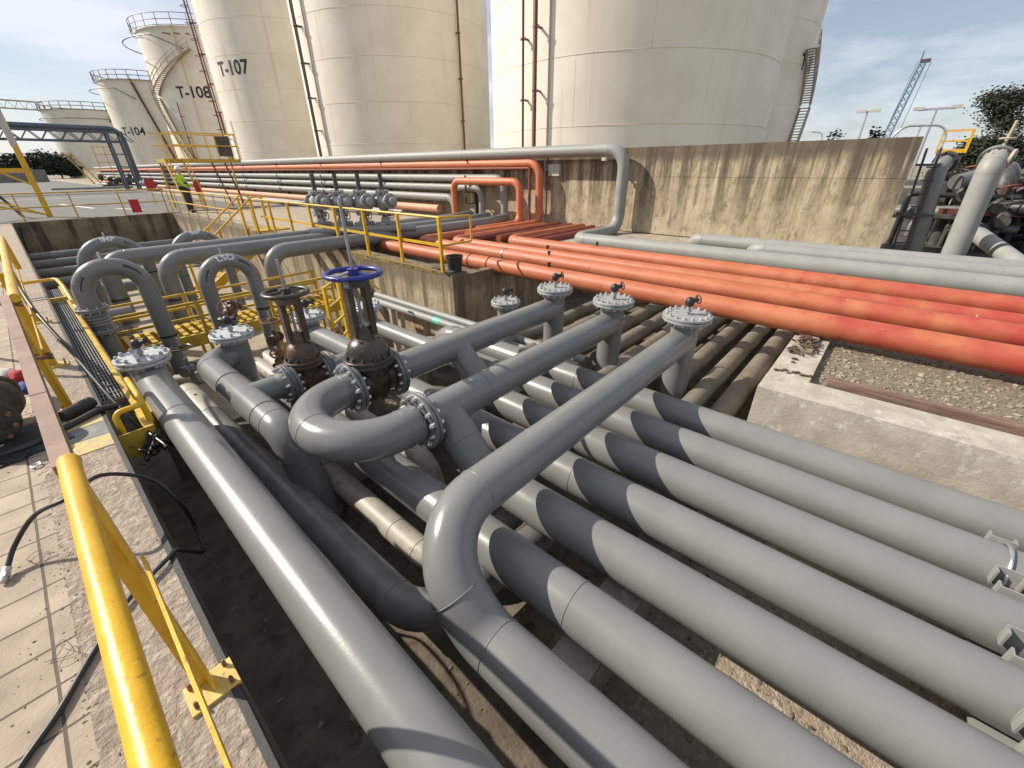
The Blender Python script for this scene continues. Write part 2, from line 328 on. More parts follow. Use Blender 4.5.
#MAIN
# ================================================================ SETTING
XB = [-1500, -.43, -.07, 1.0, 4.07, 4.72, 5.07, 8.6, 11.5, 1500]
YB = [-1500, -14, .51, 5.56, 9.8, 24, 1500]
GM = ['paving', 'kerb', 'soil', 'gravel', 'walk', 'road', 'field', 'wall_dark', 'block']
def cell(ix, iy):
    x = (XB[ix]+XB[ix+1])/2; y = (YB[iy]+YB[iy+1])/2
    if x > 11.5: return 0, 6
    if y > 24: return 0, (5 if x < 8.6 else 4)
    if y < -14: return 0, 6
    if x < -.43: return 0, 0
    if x < -.07: return 0, 1
    if x < 1.0: return (-1.15 if y < 5.56 else -1.7), 2
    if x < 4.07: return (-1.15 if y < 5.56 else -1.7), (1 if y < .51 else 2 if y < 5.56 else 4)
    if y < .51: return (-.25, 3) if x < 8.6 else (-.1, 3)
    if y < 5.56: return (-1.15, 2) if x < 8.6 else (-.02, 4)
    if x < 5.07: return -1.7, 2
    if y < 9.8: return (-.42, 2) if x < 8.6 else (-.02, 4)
    return 0, 4
g = MB(); nx, ny = len(XB)-1, len(YB)-1
for i in range(nx):
    for j in range(ny):
        z, m = cell(i, j); g.mi = m
        g.add([(XB[i], YB[j], z), (XB[i+1], YB[j], z), (XB[i+1], YB[j+1], z), (XB[i], YB[j+1], z)], [(0, 1, 2, 3)])
        if i+1 < nx:
            z2, _ = cell(i+1, j)
            if abs(z-z2) > 1e-4:
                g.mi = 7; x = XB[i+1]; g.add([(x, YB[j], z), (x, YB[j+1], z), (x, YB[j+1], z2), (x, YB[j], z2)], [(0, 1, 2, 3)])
        if j+1 < ny:
            z2, _ = cell(i, j+1)
            if abs(z-z2) > 1e-4:
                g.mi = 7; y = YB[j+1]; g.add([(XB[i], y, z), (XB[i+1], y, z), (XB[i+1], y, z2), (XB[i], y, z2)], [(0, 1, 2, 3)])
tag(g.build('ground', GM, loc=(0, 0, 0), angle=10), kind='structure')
# painted marks
mk = MB()
for (x0, y0, x1, y1, w) in ((2.1, 36, 2.9, 30.5, .16), (3.6, 29.5, 4.3, 27.2, .14), (-1, 44, 6.5, 44.4, .18), (-4, 60, 8, 60.6, .2)):
    mk.bar((x0, y0, .003), (x1, y1, .003), w, .004)
tag(mk.build('road_marking', 'white', loc=(2.5, 33, 0)), kind='structure')
ks = MB()
ks.box((-.235, 4.10, .003), (.30, .20, .005)); ks.box((-.235, 3.66, .003), (.30, .20, .005))
tag(ks.build('kerb_marking', nmat('worn_yellow_marking', (.58, .43, .12), (.42, .34, .22), 12, .8, c3=(.38, .32, .25), s3=22, lo3=.5, hi3=.65), loc=(-.235, 3.6, 0)), kind='structure')
ks = MB(); ks.box((-.235, 3.88, .003), (.30, .22, .005))
tag(ks.build('kerb_marking', nmat('worn_grey_marking', (.17, .17, .17), (.24, .235, .22), 14, .8), loc=(-.235, 3.64, 0)), kind='structure')

# retaining walls of the trench
w = MB(); w.bb((4.72, 5.55, -1.75), (5.07, 23.99, 0.0))
w.bb((5.073, 5.553, -1.75), (8.6, 5.72, -.06))
tag(w.build('retaining_wall', 'trench_wall', loc=(4.9, 5.6, -1.15)), 'stained concrete trench wall with moss along its top under the yellow handrail', 'wall')
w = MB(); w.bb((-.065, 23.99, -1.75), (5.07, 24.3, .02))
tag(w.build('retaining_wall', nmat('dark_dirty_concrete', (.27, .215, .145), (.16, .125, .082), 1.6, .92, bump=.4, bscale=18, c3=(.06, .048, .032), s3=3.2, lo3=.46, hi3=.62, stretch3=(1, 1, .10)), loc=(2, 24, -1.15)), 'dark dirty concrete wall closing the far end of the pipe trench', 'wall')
# moss strip along the top edge of the wall
ms = MB()
rr = random.Random(3)
ms.add([(4.716, 5.6, .005), (4.93, 5.6, .005), (4.90, 7, .005), (4.95, 9, .005), (4.88, 11, .005), (4.9, 14, .005), (4.716, 14, .005)], [(0, 1, 2, 3, 4, 5, 6)])
ms.add([(4.714, 5.6, .004), (4.714, 14, .004), (4.714, 14, -.07), (4.714, 12, -.03), (4.714, 10.6, -.09), (4.714, 9.4, -.04), (4.714, 8.1, -.10), (4.714, 7.2, -.04), (4.714, 6.3, -.06), (4.714, 5.6, -.02)], [tuple(range(10))])
for k in range(900):
    y = rr.uniform(5.6, 13); x = 4.715+abs(rr.gauss(0, .10)); 
    if x < 5.05: ms.blob((x, y, .0), (rr.uniform(.01, .04), rr.uniform(.01, .05), rr.uniform(.003, .010)), 1, .4, k)
tag(ms.build('moss', nmat('dry_moss', (.17, .115, .035), (.25, .17, .06), 16, .95, bump=.8, bscale=60, c3=(.10, .075, .04), s3=9, lo3=.5, hi3=.62), loc=(4.8, 8, 0)), kind='stuff')

# pale kerbed box at the right with gravel inside
w = MB()
w.bb((4.066, -13.9, -1.15), (4.46, .513, -.19)); w.bb((4.46, .16, -1.15), (6.2, .512, -.192))
tag(w.build('concrete_kerb', 'block', loc=(4.2, 0, -1.15)), 'pale new concrete kerb around the gravel bed beside the outermost grey pipe', 'kerb')
w = MB(); w.bar((4.535, .03, -.20), (4.66, -7, -.20), .09, .13)
tag(w.build('timber_beam', 'wood', loc=(4.55, 0, -.25)), 'long weathered brown beam lying on the pale concrete kerb', 'beam')
st = MB(); rr = random.Random(5)
for k in range(2600):
    x = 4.66+rr.random()**1.3*1.5; y = .12-rr.random()**1.2*3.6; s = rr.choice((.004, .005, .007, .010, .016))*rr.uniform(.7, 1.4)
    st.blob((x, y, -.248), (s*rr.uniform(.8, 1.5), s*rr.uniform(.8, 1.5), s*.85), 1, .5, k)
tag(st.build('pebbles', nmat('pebble', (.19, .155, .11), (.32, .275, .205), 9, .95), loc=(5.5, -1, -.25)), kind='stuff')
w = MB(); w.blob((5.62, -1.62, -.21), (.20, .15, .09), 2, .25, 4)
tag(w.build('stone', 'block', loc=(5.62, -1.62, -.25), angle=20), 'pale rough stone lying on the gravel at the right edge', 'stone')
db = MB(); rr = random.Random(9)
for k in range(70):
    a = rr.gauss(0, .24); b_ = rr.gauss(0, .07); x = 5.45+a; y = .345+b_
    if y < .2: y = .22
    if y > .48: y = .46
    z = -.185+max(0, .09-.3*abs(a)*.6)*rr.random()
    if k % 3 == 0: db.cyl((x, y, z), (x+rr.uniform(-.04, .04), y+rr.uniform(-.04, .04), z+rr.uniform(.0, .04)), rr.uniform(.008, .016), seg=6)
    elif k % 3 == 1: db.ring((x, y, z), (rr.uniform(-1, 1), rr.uniform(-1, 1), 1), .025, .008, 10, 5)
    else: db.blob((x, y, z), (.02, .025, .014), 1, .5, k)
tag(db.build('scrap_heap', 'valve_rust', loc=(5.45, .34, -.19)), 'small heap of rusty nuts and bolts on the pale concrete kerb', 'scrap')
db = MB()
for k in range(9):
    x = 4.56+.02*(k % 3)+rr.uniform(-.02, .02); y = .46-.036*k
    db.blob((x, y, -.183), (.02, .024, .016), 1, .5, k)
tag(db.build('scrap_row', 'valve_rust', loc=(4.56, .3, -.19)), 'few small rusty lumps lying near the corner of the pale kerb', 'scrap')

pg = MB(); pg.add([(11.9, -14, .004), (20.5, -14, .004), (20.5, -.2, .004), (13.2, .06, .004), (11.9, .06, .004)], [(0, 1, 2, 3, 4)])
tag(pg.build('oily_ground', nmat('oily_dark_ground', (.035, .03, .025), (.075, .062, .05), 3, .8, bump=.6, bscale=25), loc=(14, -2, 0)), kind='structure')
dm = nmat('debris', (.10, .075, .05), (.26, .21, .15), 6, .95)
db = MB(); rr = random.Random(77)
for k in range(1500):
    x = rr.uniform(-.06, 4.6); y = -2.0+7.4*rr.random(); s = rr.choice((.004, .005, .007, .012))*rr.uniform(.7, 1.5)
    db.blob((x, y, -1.147), (s*rr.uniform(.7, 2.2), s*rr.uniform(.7, 1.8), s*.6), 1, .6, k)
tag(db.build('trench_debris', dm, loc=(2, 1, -1.15)), kind='stuff')
db = MB()
for k in range(520):
    x = rr.choice((-.43, -.44, rr.uniform(-1.3, -.08), rr.uniform(-.6, -.3)))+rr.gauss(0, .02); y = .6+5*rr.random(); s = rr.choice((.0012, .0018, .0028))*rr.uniform(.7, 1.6)
    db.blob((x, y, .001), (s*rr.uniform(.8, 2), s*rr.uniform(.8, 2), s*.7), 1, .6, k)
tag(db.build('grit', dm, loc=(-.4, 2, 0)), kind='stuff')
# bund wall
w = MB(); w.bb((11.5, .09, -.6), (11.78, 112, 2.08)); 
w.bb((11.494, .09, 1.395), (11.51, 112, 1.41))
for y in (4.2, 9.1, 15, 21, 28): w.bb((11.496, y, 0), (11.51, y+.012, 2.0))
tag(w.build('bund_wall', 'wall', loc=(11.6, 50, -.5)), 'high streaked concrete bund wall running in front of the storage tanks', 'wall')
w = MB(); w.bb((-60, 118, 0), (7, 118.4, 2.0))
tag(w.build('boundary_wall', nmat('grey_block_wall', (.17, .165, .155), (.22, .21, .2), 2, .9), loc=(-20, 118, 0)), 'low grey boundary wall beyond the yard in front of the far trees', 'wall')

# ================================================================ TANKS
def tank(c, R, H, label, group='storage tanks behind the bund wall', seams=(), courses=2.75, seg=96, vert=True):
    r = thing('storage_tank', label, 'tank', (c[0], c[1], 0), group)
    m = MB(); m.lathe((c[0], c[1], 0), (0, 0, 1), [(R, -.3), (R, H), (R+.12, H+.02), (R+.12, H+.1), (R-.1, H+.14)], seg)
    rr = random.Random(int(c[1]))
    m.build('shell', 'tank', r)
    m = MB(); k = 1
    z = 3.35
    while z < H:
        pts = [(c[0]+(R+.001)*cos(2*pi*q/seg), c[1]+(R+.001)*sin(2*pi*q/seg), z) for q in range(seg)]
        m.tube(pts, .014, 4, closed=True)
        for q in range(7):
            a = radians(rr.uniform(0, 12)+360*q/7+26*(k % 2)); m.tube([(c[0]+R*cos(a), c[1]+R*sin(a), z), (c[0]+R*cos(a), c[1]+R*sin(a), min(H, z+courses))], .004, 4)
        k += 1
        z += courses
    m.build('weld_seam', 'tank_seam', r)
    m = MB(); m.lathe((c[0], c[1], H+.1), (0, 0, 1), [(R, 0), (R*.5, .35), (.3, .6)], 48); m.build('roof', 'tank', r)
    return r
def on(c, R, ang, z): return V((c[0]+R*cos(radians(ang)), c[1]+R*sin(radians(ang)), z))
def riser(r, c, R, ang, z0, z1, rad, off, mat='rust_red', step=2.4, name='riser_pipe', ph=0):
    m = MB(); m.tube([on(c, R+off, ang, z0), on(c, R+off, ang, z1)], rad, 10)
    z = z0+1.2+ph
    while z < z1:
        m.bar(on(c, R, ang, z), on(c, R+off+.10, ang, z), .09, .07); m.bar(on(c, R+off, ang-1.2, z), on(c, R+off, ang+1.2, z), .05, .08); z += step
    return m.build(name, mat, r)
def decal(r, c, R, ang, z, s, size, name='number'):
    vs, fs = text_mesh(s, size); m = MB()
    q = []
    for v in vs:
        a = radians(ang)+v.x/R; q.append((c[0]+(R+.015)*cos(a), c[1]+(R+.015)*sin(a), z+v.y))
    m.add(q, fs); return m.build(name, 'black_mark', r)
def railing_ring(r, c, R, z, n=40, h=1.1, a0=0, a1=360, mat='rust_red', rad=.035, brackets=True):
    m = MB(); A = [a0+(a1-a0)*k/n for k in range(n+1)]
    for hh in (h, h*.5, .1): m.tube([on(c, R, a, z+hh) for a in A], rad, 6, closed=False)
    for a in A[::2]: m.cyl(on(c, R, a, z), on(c, R, a, z+h), rad, seg=6)
    return m.build('railing', mat, r)
def flight(r, c, R, a0, z0, a1, z1, n=26, w=.75, name='stair', mat='steel_cream', rail=True):
    m = MB()
    for k in range(n):
        t = (k+.5)/n; a = a0+(a1-a0)*t; z = z0+(z1-z0)*t
        m.bar(on(c, R+.05, a, z), on(c, R+.05+w, a, z), .30, .06)
    st = MB()
    for q in (R+.05, R+.05+w): st.tube([on(c, q, a0+(a1-a0)*k/24, z0+(z1-z0)*k/24-.08) for k in range(25)], .10, 6)
    if rail:
        for hh in (1.05, .55): st.tube([on(c, R+.05+w, a0+(a1-a0)*k/24, z0+(z1-z0)*k/24+hh) for k in range(25)], .04, 6)
        for k in range(0, 25, 3): st.cyl(on(c, R+.05+w, a0+(a1-a0)*k/24, z0+(z1-z0)*k/24), on(c, R+.05+w, a0+(a1-a0)*k/24, z0+(z1-z0)*k/24+1.05), .035, seg=6)
    o = st.build(name, mat, r); m.build('tread', mat, o); return o
MT['steel_cream'] = nmat('cream_steel', (.34, .28, .20), (.42, .36, .27), 2, .6)
c3 = (27.2, 14.7); r = tank(c3, 8, 17.6, 'nearest large cream storage tank, widest in view, with two thin red-brown pipes')
riser(r, c3, 8, 171.9, 1.0, 17.5, .06, .32); riser(r, c3, 8, 177.9, 1.0, 17.5, .085, .38, ph=.3)
m = MB(); m.bar(on(c3, 8.02, 181.8, 1.5), on(c3, 8.02, 181.8, 17.4), .04, .10); m.build('cable_tray', 'box', r)
c2 = (27.3, 37.3); r = tank(c2, 8, 17.6, 'cream storage tank second from the right, with a vertical caged ladder')
for a in (176.3, 178.2): riser(r, c2, 8, a, 1.0, 17.4, .06, .45, mat='dark_steel', step=2.2)
m = MB()
for k in range(54): m.bar(on(c2, 8.45, 176.3, 1.2+.3*k), on(c2, 8.45, 178.2, 1.2+.3*k), .03, .03)
m.build('ladder_rung', 'dark_steel', r)
m = MB(); m.bar(on(c2, 8.02, 181.5, 1.5), on(c2, 8.02, 181.5, 17.4), .05, .10); m.build('cable_tray', 'box', r)
riser(r, c2, 8, 268.6, 1.0, 17.5, .08, .3, step=2.8)
c7 = (27, 57); r = tank(c7, 8, 17.6, 'cream storage tank marked T-107')
decal(r, c7, 8, -157.5, 10.5, 'T-107', 1.62)
for a, q, rd in ((164, .5, .08), (167.5, .3, .05)): riser(r, c7, 8, a, 1, 17.5, rd, q, step=2.5)
m = MB()
for k in range(12): m.ring(on(c7, 8.6, 164, 3+1.3*k), (0, 0, 1), .36, .03, 12, 5)
m.build('ladder_cage', 'rust_red', r)
riser(r, c7, 8, 178, 1, 7.0, .07, .5)
c8 = (27, 80); r = tank(c8, 8, 17.3, 'tall cream storage tank marked T-108 with a zigzag stair and a railed top')
decal(r, c8, 8, -133.5, 10.6, 'T-108', 1.75)
flight(r, c8, 8, -177, 10.6, -124, 15.2, 26); flight(r, c8, 8, -150, 2.2, -177, 10.3, 34)
railing_ring(r, c8, 8.5, 17.3, 60, 1.25, mat='rust_red')
m = MB(); m.tube([on(c8, 9.7, a, 16.2) for a in range(130, 215, 4)], .06, 6); m.tube([on(c8, 9.7, 214, 16.2), on(c8, 8, 232, 15.0)], .05, 6); m.tube([on(c8, 9.7, 130, 16.2), on(c8, 8.2, 120, 17.3)], .06, 6); m.build('foam_pipe', 'dark_steel', r)
riser(r, c8, 8, -150, 2, 9.5, .06, .4)
m = MB()
for a in (-138, -130, -122): m.bar(on(c8, 8, a, 16.6), on(c8, 9.3, a, 16.4), .12, .12)
m.build('bracket', 'rust_red', r)
c4 = (28.8, 127.8); r = tank(c4, 8, 17.3, 'distant cream storage tank marked T-104')
decal(r, c4, 8, -141, 8.7, 'T-104', 2.0)
railing_ring(r, c4, 8.4, 17.3, 60, 1.6, rad=.06)
m = MB(); m.tube([on(c4, 9.6, a, 15.8) for a in range(140, 225, 4)], .07, 6); m.tube([on(c4, 9.6, 224, 15.8), on(c4, 8, 240, 14.2)], .07, 6); m.build('foam_pipe', 'dark_steel', r)
flight(r, c4, 8, -118, 17, -98, 3, 40, mat='rust_red')
c9 = (25, 173); r = tank(c9, 10.5, 15.4, 'farthest cream tank, left of all, with a lattice bridge to its top')
railing_ring(r, c9, 10.7, 15.4, 60, 1.7, rad=.08)
m = MB(); m.tube([on(c9, 11.3, a, 13.5) for a in range(150, 300, 4)], .08, 6); m.build('foam_pipe', 'dark_steel', r)
flight(r, c9, 10.5, -85, 13, -70, 17, 12, mat='rust_red')
c1 = (49, 17.5); r = tank(c1, 8, 17.6, 'cream tank half hidden behind the nearest tank, with stairs at its right edge')
decal(r, c1, 8, -92, 9.0, 'T-101', 1.5)
flight(r, c1, 8, -103, 9.9, -88, 6.3, 22); flight(r, c1, 8, -87, 6.1, -99, 1.2, 22)

# ================================================================ PIPE RACK ON THE WALL
def single(name, mb, mat, label, cat, loc, group=None, angle=38):
    return tag(mb.build(name, mat, loc=loc, angle=angle), label, cat, group)
RX = 11.17
GR = 'pipes stacked along the bund wall'
m = MB(); pipe(m, [(RX, 95, 2.04), (RX, 5.86, 2.04), (RX, 5.86, .06), (9.07, 5.86, .06), (9.07, -9, .06)], .155, [.45, .45, .30], extra=[(V((RX, y, 2.04)), V((0, 1, 0))) for y in (12, 24, 36, 48)])
single('wall_pipe', m, 'grey_dull', 'uppermost grey pipe on the wall, dropping at its end and running beside the orange pipes', 'pipe', (RX, 5.86, 0), GR)
m = MB(); pipe(m, [(RX, 95, 1.75), (RX, 8.66, 1.75), (RX, 8.66, .03), (6.62+1.4, 8.66, .03)], .125, .40)
r = thing('wall_pipe', 'long orange pipe under the uppermost grey wall pipe, bent down at its end', 'pipe', (RX, 8.66, 0), GR); m.build('main_run', 'orange', r)
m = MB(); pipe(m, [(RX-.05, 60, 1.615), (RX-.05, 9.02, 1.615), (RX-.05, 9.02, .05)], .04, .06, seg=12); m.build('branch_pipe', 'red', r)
for z, rr_, yb, xo, nm in ((1.32, .12, 10.15, .0, 'highest of the three plain grey pipes'), (1.01, .115, 11.2, -.02, 'middle of the three plain grey pipes'), (.66, .135, 12.6, -.05, 'lowest of the three plain grey pipes')):
    x = RX+xo; zz = .15; xe, = (3.3 if yb < 11 else 1.7 if yb < 12 else .95),
    yl = {10.15: 9.4, 11.2: 10.25, 12.6: 11.1}[yb]
    m = MB(); pipe(m, [(x, 95, z), (x, yb, z), (x, yb, zz)], rr_, .36, extra=[(V((x, y, z)), V((0, 1, 0))) for y in (18, 30, 42)])
    single('wall_pipe', m, 'grey_dull', nm+' on the wall behind the valve stands', 'pipe', (x, yb, 0), GR)
m = MB(); pipe(m, [(RX-.15, 95, .25), (RX-.15, 13.4, .25)], .145)
single('wall_pipe', m, 'pale_orange', 'pale orange pipe lying lowest along the foot of the wall', 'pipe', (RX-.15, 13.4, 0), GR)
for dx, z in ((-.75, .10), (-1.1, .09), (-1.45, .09)):
    m = MB(); pipe(m, [(RX+dx, 90, z), (RX+dx, 14.6+.5*abs(dx), z)], .085, seg=16)
    single('ground_pipe', m, 'grey_dull', 'thin grey pipe lying on the ground in front of the wall pipes', 'pipe', (RX+dx, 16, 0), 'thin pipes on the walkway')
m = MB(); pipe(m, [(10.72, 12.15, .12), (10.72, 12.15, 1.24), (10.72, 9.08, 1.24), (10.72, 9.08, .04), (8.8, 9.08, .04)], .115, .30)
single('loop_pipe', m, 'orange', 'orange pipe bent into an arch in front of the grey wall pipes', 'pipe', (RX, 11, 0))
for k in range(16):
    y = 11.8+5.3*k
    r = thing('pipe_bracket', 'black steel bracket holding the stacked pipes to the bund wall', 'bracket', (11.45, y, 0), 'brackets along the wall pipes')
    m = MB()
    for z in (1.19, .885, .52): m.bb((10.98, y-.03, z-.03), (11.5, y+.03, z)); m.bb((10.95, y-.035, z-.03), (10.98, y+.035, z+.22))
    m.bb((10.96, y-.03, 1.85), (11.5, y+.03, 1.88)); m.bb((11.38, y-.04, 0), (11.49, y+.04, 2.0)); m.build('bracket_arm', 'dark_steel', r)
m = MB(); m.bb((11.38, 8.1, 1.40), (11.49, 8.5, 1.72)); m.cyl((11.46, 8.7, 0), (11.46, 8.7, 2.05), .02, seg=8); m.bb((11.42, 8.5, 1.55), (11.49, 8.72, 1.59))
r = thing('junction_box', 'small grey junction box with a conduit on the streaked wall', 'box', (11.45, 8.3, 1.4)); m.build('box', 'box', r)
m = MB(); m.box((11.0, 6.35, 1.82), (.14, .12, .08)); m.bb((11.0, 6.32, 1.80), (11.5, 6.38, 1.84)); 
single('pipe_hanger', m, 'box', 'pale small support block under the uppermost grey wall pipe', 'bracket', (11.2, 6.35, 1.8))

# grey pipes lying in front of the wall at right, going off to the right
for x, y, nm, rr_ in ((10.02, 3.35, 'grey pipe nearest the wall foot, with its bent end farthest left', .14), (9.5, 2.0, 'pale grey pipe with a bent end, between the wall and the orange pipes', .13)):
    m = MB(); pipe(m, [(x, -12, .17), (x, y, .17), (x+.9, y+.05, -.35)], rr_, .24)
    single('floor_pipe', m, 'grey_dull', nm, 'pipe', (x, y, 0), 'grey pipes lying before the bund wall')
m = MB(); pipe(m, [(10.75, -12, .02), (10.75, 1.7, .02)], .11)
single('floor_pipe', m, 'grey_dull', 'short pale grey pipe lying right against the wall foot', 'pipe', (10.75, 1.7, 0), 'grey pipes lying before the bund wall')

# orange mains and the red feeders, whose paint colour includes their shade and dirt
OM = [(5.86, 9.55, .14, -.03, 'nearest and thickest orange main, patched with red, crossing above the grey pipes', 9.55),
      (6.66, 9.0, .13, .0, 'second orange main from the near side', 9.0),
      (7.22, 8.35, .11, .005, 'thinner orange main between the second and the last one', 8.35),
      (7.95, 7.1, .135, .03, 'orange main farthest back, next to the grey pipe', 7.1)]
om = nmat('orange_red_paint', (.39, .108, .044), (.45, .142, .066), 1.8, .55, bump=.08, bscale=60, c3=(.38, .085, .042), s3=9.0, lo3=.52, hi3=.75, stretch3=(1, .55, 1))
_t = om.node_tree; _L = _t.links; _b = _t.nodes['Principled BSDF']
_src = _b.inputs['Base Color'].links[0].from_socket; _g = _t.nodes.new('ShaderNodeNewGeometry'); _s = _t.nodes.new('ShaderNodeSeparateXYZ'); _L.new(_g.outputs['Position'], _s.inputs[0])
_n = _t.nodes.new('ShaderNodeTexNoise'); _n.inputs['Scale'].default_value = 3.2; _n.inputs['Detail'].default_value = 9; _L.new(_g.outputs['Position'], _n.inputs['Vector'])
_a = _t.nodes.new('ShaderNodeMath'); _a.operation = 'MULTIPLY_ADD'; _a.inputs[1].default_value = -.11; _L.new(_s.outputs[1], _a.inputs[0]); _L.new(_n.outputs[0], _a.inputs[2])
_r = _t.nodes.new('ShaderNodeMapRange'); _r.inputs[1].default_value = .40; _r.inputs[2].default_value = .72; _L.new(_a.outputs[0], _r.inputs[0])
_m = _t.nodes.new('ShaderNodeMix'); _m.data_type = 'RGBA'; _m.inputs[7].default_value = (.36, .048, .032, 1); _L.new(_r.outputs[0], _m.inputs[0]); _L.new(_src, _m.inputs[6])
_n2 = _t.nodes.new('ShaderNodeTexNoise'); _n2.inputs['Scale'].default_value = 11; _n2.inputs['Detail'].default_value = 3; _L.new(_g.outputs['Position'], _n2.inputs['Vector'])
_r2 = _t.nodes.new('ShaderNodeMapRange'); _r2.inputs[1].default_value = .76; _r2.inputs[2].default_value = .78; _L.new(_n2.outputs[0], _r2.inputs[0])
_m2 = _t.nodes.new('ShaderNodeMix'); _m2.data_type = 'RGBA'; _m2.inputs[7].default_value = (.62, .42, .33, 1); _L.new(_r2.outputs[0], _m2.inputs[0]); _L.new(_m.outputs[2], _m2.inputs[6]); _L.new(_m2.outputs[2], _b.inputs['Base Color'])
for x, y, rr_, z, nm, yy in OM:
    m = MB(); pipe(m, [(11.3, y, z-.02), (x, y, z), (x, -12, z)], rr_, rr_*2.2)
    r = thing('orange_main', nm, 'pipe', (x, y, 0), 'orange mains'); m.build('main_run', om, r)
    if x < 7:
        m = MB()
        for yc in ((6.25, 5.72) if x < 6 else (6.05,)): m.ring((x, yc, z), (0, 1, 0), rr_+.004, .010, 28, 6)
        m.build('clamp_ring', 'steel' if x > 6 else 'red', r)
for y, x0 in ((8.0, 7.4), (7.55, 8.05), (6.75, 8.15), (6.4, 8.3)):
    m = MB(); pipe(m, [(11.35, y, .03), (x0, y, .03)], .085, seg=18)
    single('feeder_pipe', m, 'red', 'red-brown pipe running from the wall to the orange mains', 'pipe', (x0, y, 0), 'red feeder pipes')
# sleepers carrying the orange mains
for y in (5.5, .36, -3.2):
    m = MB(); m.bb((5.2, y-.1, -.42 if y > .5 else -.25), (8.4, y+.1, -.16))
    if y != 5.5: single('pipe_sleeper', m, 'wall_dark', {.36: 'concrete sleeper under the orange mains at the corner of the gravel bed', -3.2: 'concrete sleeper under the orange mains at the right edge'}[y], 'sleeper', (6.5, y, -.3))
for (x, y, z, nm) in ((5.86, 4.3, .12, 0), (6.66, 4.9, .13, 1), (7.22, 5.35, .12, 2), (7.95, 4.6, .17, 3)):
    m = MB(); m.cyl((x, y, z-.02), (x, y, z+.045), .02, seg=10); m.cyl((x-.03, y, z+.05), (x+.03, y, z+.05), .022, seg=10)
    single('vent_plug', m, 'black', ('small black plug on the nearest orange main', 'small black plug on the second orange main', 'small black plug on the thin orange main', 'small black plug on the last orange main')[nm], 'plug', (x, y, z))

# grey lines crossing the yard to the trench, ending in bends
XP = [(9.45, 3.2, 'nearest grey pipe from the wall, bent down into the trench behind the brown handwheel'),
      (10.3, 1.60, 'middle grey pipe from the wall, bent down between the two arched loops'),
      (11.15, .85, 'rear grey pipe from the wall, bent down behind the front arched loop')]
for k, (y, xe, nm) in enumerate(XP):
    r = thing('crossing_line', nm, 'pipe', (xe, y, -1), 'grey lines from the wall to the trench')
    m = MB(); pipe(m, [(10.9, y+.4, .15), (9.6, y+.0, .15), (xe, y, .15), (xe, y, -1.1)], .15, [.5, .36]); m.build('main_run', 'grey', r)
    m = MB(); m.cyl((xe, y, -.62), (xe, y, -.58), .153, seg=28); m.build('band', 'black', r)
# ================================================================ TRENCH PIPEWORK
MR = .150
GM1 = 'grey mains side by side in the foreground'
mains = [(3.67, 4.7, 'outermost grey main, beside the pale concrete kerb'), (3.194, 4.6, 'grey main second from the pale kerb, held by a U-bolt'),
         (2.725, 2.75, 'grey main third from the pale kerb'), (2.246, 4.4, 'grey main fourth from the pale kerb'),
         (1.783, 1.75, 'grey main fifth from the pale kerb'), (1.315, 5.0, 'grey main sixth from the pale kerb, just right of the S-bent pipe')]
for i, (x, ye, nm) in enumerate(mains):
    m = MB(); z = -.535
    if i == 2: pipe(m, [(x, -9, z), (x, 2.74, z), (x, 3.02, -.26)], MR, .25, extra=[(V((x, -1.9, z)), V((0, 1, 0)))])
    elif i == 4: pipe(m, [(x, -9, z), (x, 1.90, z), (x, 2.17, -.26)], MR, .25, extra=[(V((x, -2.6, z)), V((0, 1, 0)))])
    else: pipe(m, [(x, -9, z), (x, ye, z), (x, ye, -1.3)], MR, .35, extra=[(V((x, 2.2-.3*i, z)), V((0, 1, 0)))])
    r = thing('grey_main', nm, 'pipe', (x, 0, -.69), GM1); m.build('main_run', 'grey', r)
    # saddle brackets and U-bolt near the right frame edge
    m = MB()
    ys = -1.10
    if i in (0, 5): continue
    for s in (-1, 1):
        m.bar((x+s*.143, ys+.06, -.465), (x+s*.143, ys-.06, -.465), .012, .11); m.box((x+s*.175, ys+.055, -.465), (.045, .010, .10)); m.box((x+s*.175, ys-.055, -.465), (.045, .010, .10))
    m.box((x, ys, -.71), (.44, .22, .05)); m.build('saddle', 'grey_dull', r)
    if i in (1, ):
        m = MB(); m.tube([(x+(MR+.012)*cos(a), ys, -.535+(MR+.012)*sin(a)) for a in [radians(-30+240*k/20) for k in range(21)]], .011, 8); m.build('u_bolt', 'steel', r)
for y, nm in ((-1.3, 'concrete sleeper under the grey mains near the right edge'), (.6, 'concrete sleeper under the grey mains beside the S-bend'), (3.4, 'concrete sleeper under the grey mains below the crossing pipes')):
    m = MB(); m.bb((.95, y-.12, -1.2), (4.06, y+.12, -.735)); single('pipe_sleeper', m, 'block', nm, 'sleeper', (2.5, y, -1.15))

def vent(r, c, s=1.):
    c = V(c); m = MB()
    m.cyl(c, c+V((0, 0, .09*s)), .022*s, seg=12); m.cyl(c+V((0, 0, .03*s)), c+V((0, 0, .05*s)), .034*s, seg=6)
    o = m.build('vent_nipple', 'flange_light', r)
    m = MB(); m.lathe(c+V((0, 0, .09*s)), (0, 0, 1), [(.026*s, 0), (.045*s, .015*s), (.05*s, .05*s), (.04*s, .085*s), (.02*s, .10*s)], 14)
    m.cyl(c+V((-.0, 0, .145*s)), c+V((.075*s, -.05*s, .155*s)), .026*s, seg=10)
    o = m.build('vent_valve', 'black', r)
    m = MB(); q = c+V((.085*s, -.055*s, .158*s)); a = V((.8, -.55, .15)); m.ring(q, a, .045*s, .007*s, 18, 6); u, w = perp(a)
    for k in range(3):
        t = 2*pi*k/3; m.cyl(q, q+(u*cos(t)+w*sin(t))*.045*s, .005*s, seg=5)
    m.build('handwheel', 'black', o)
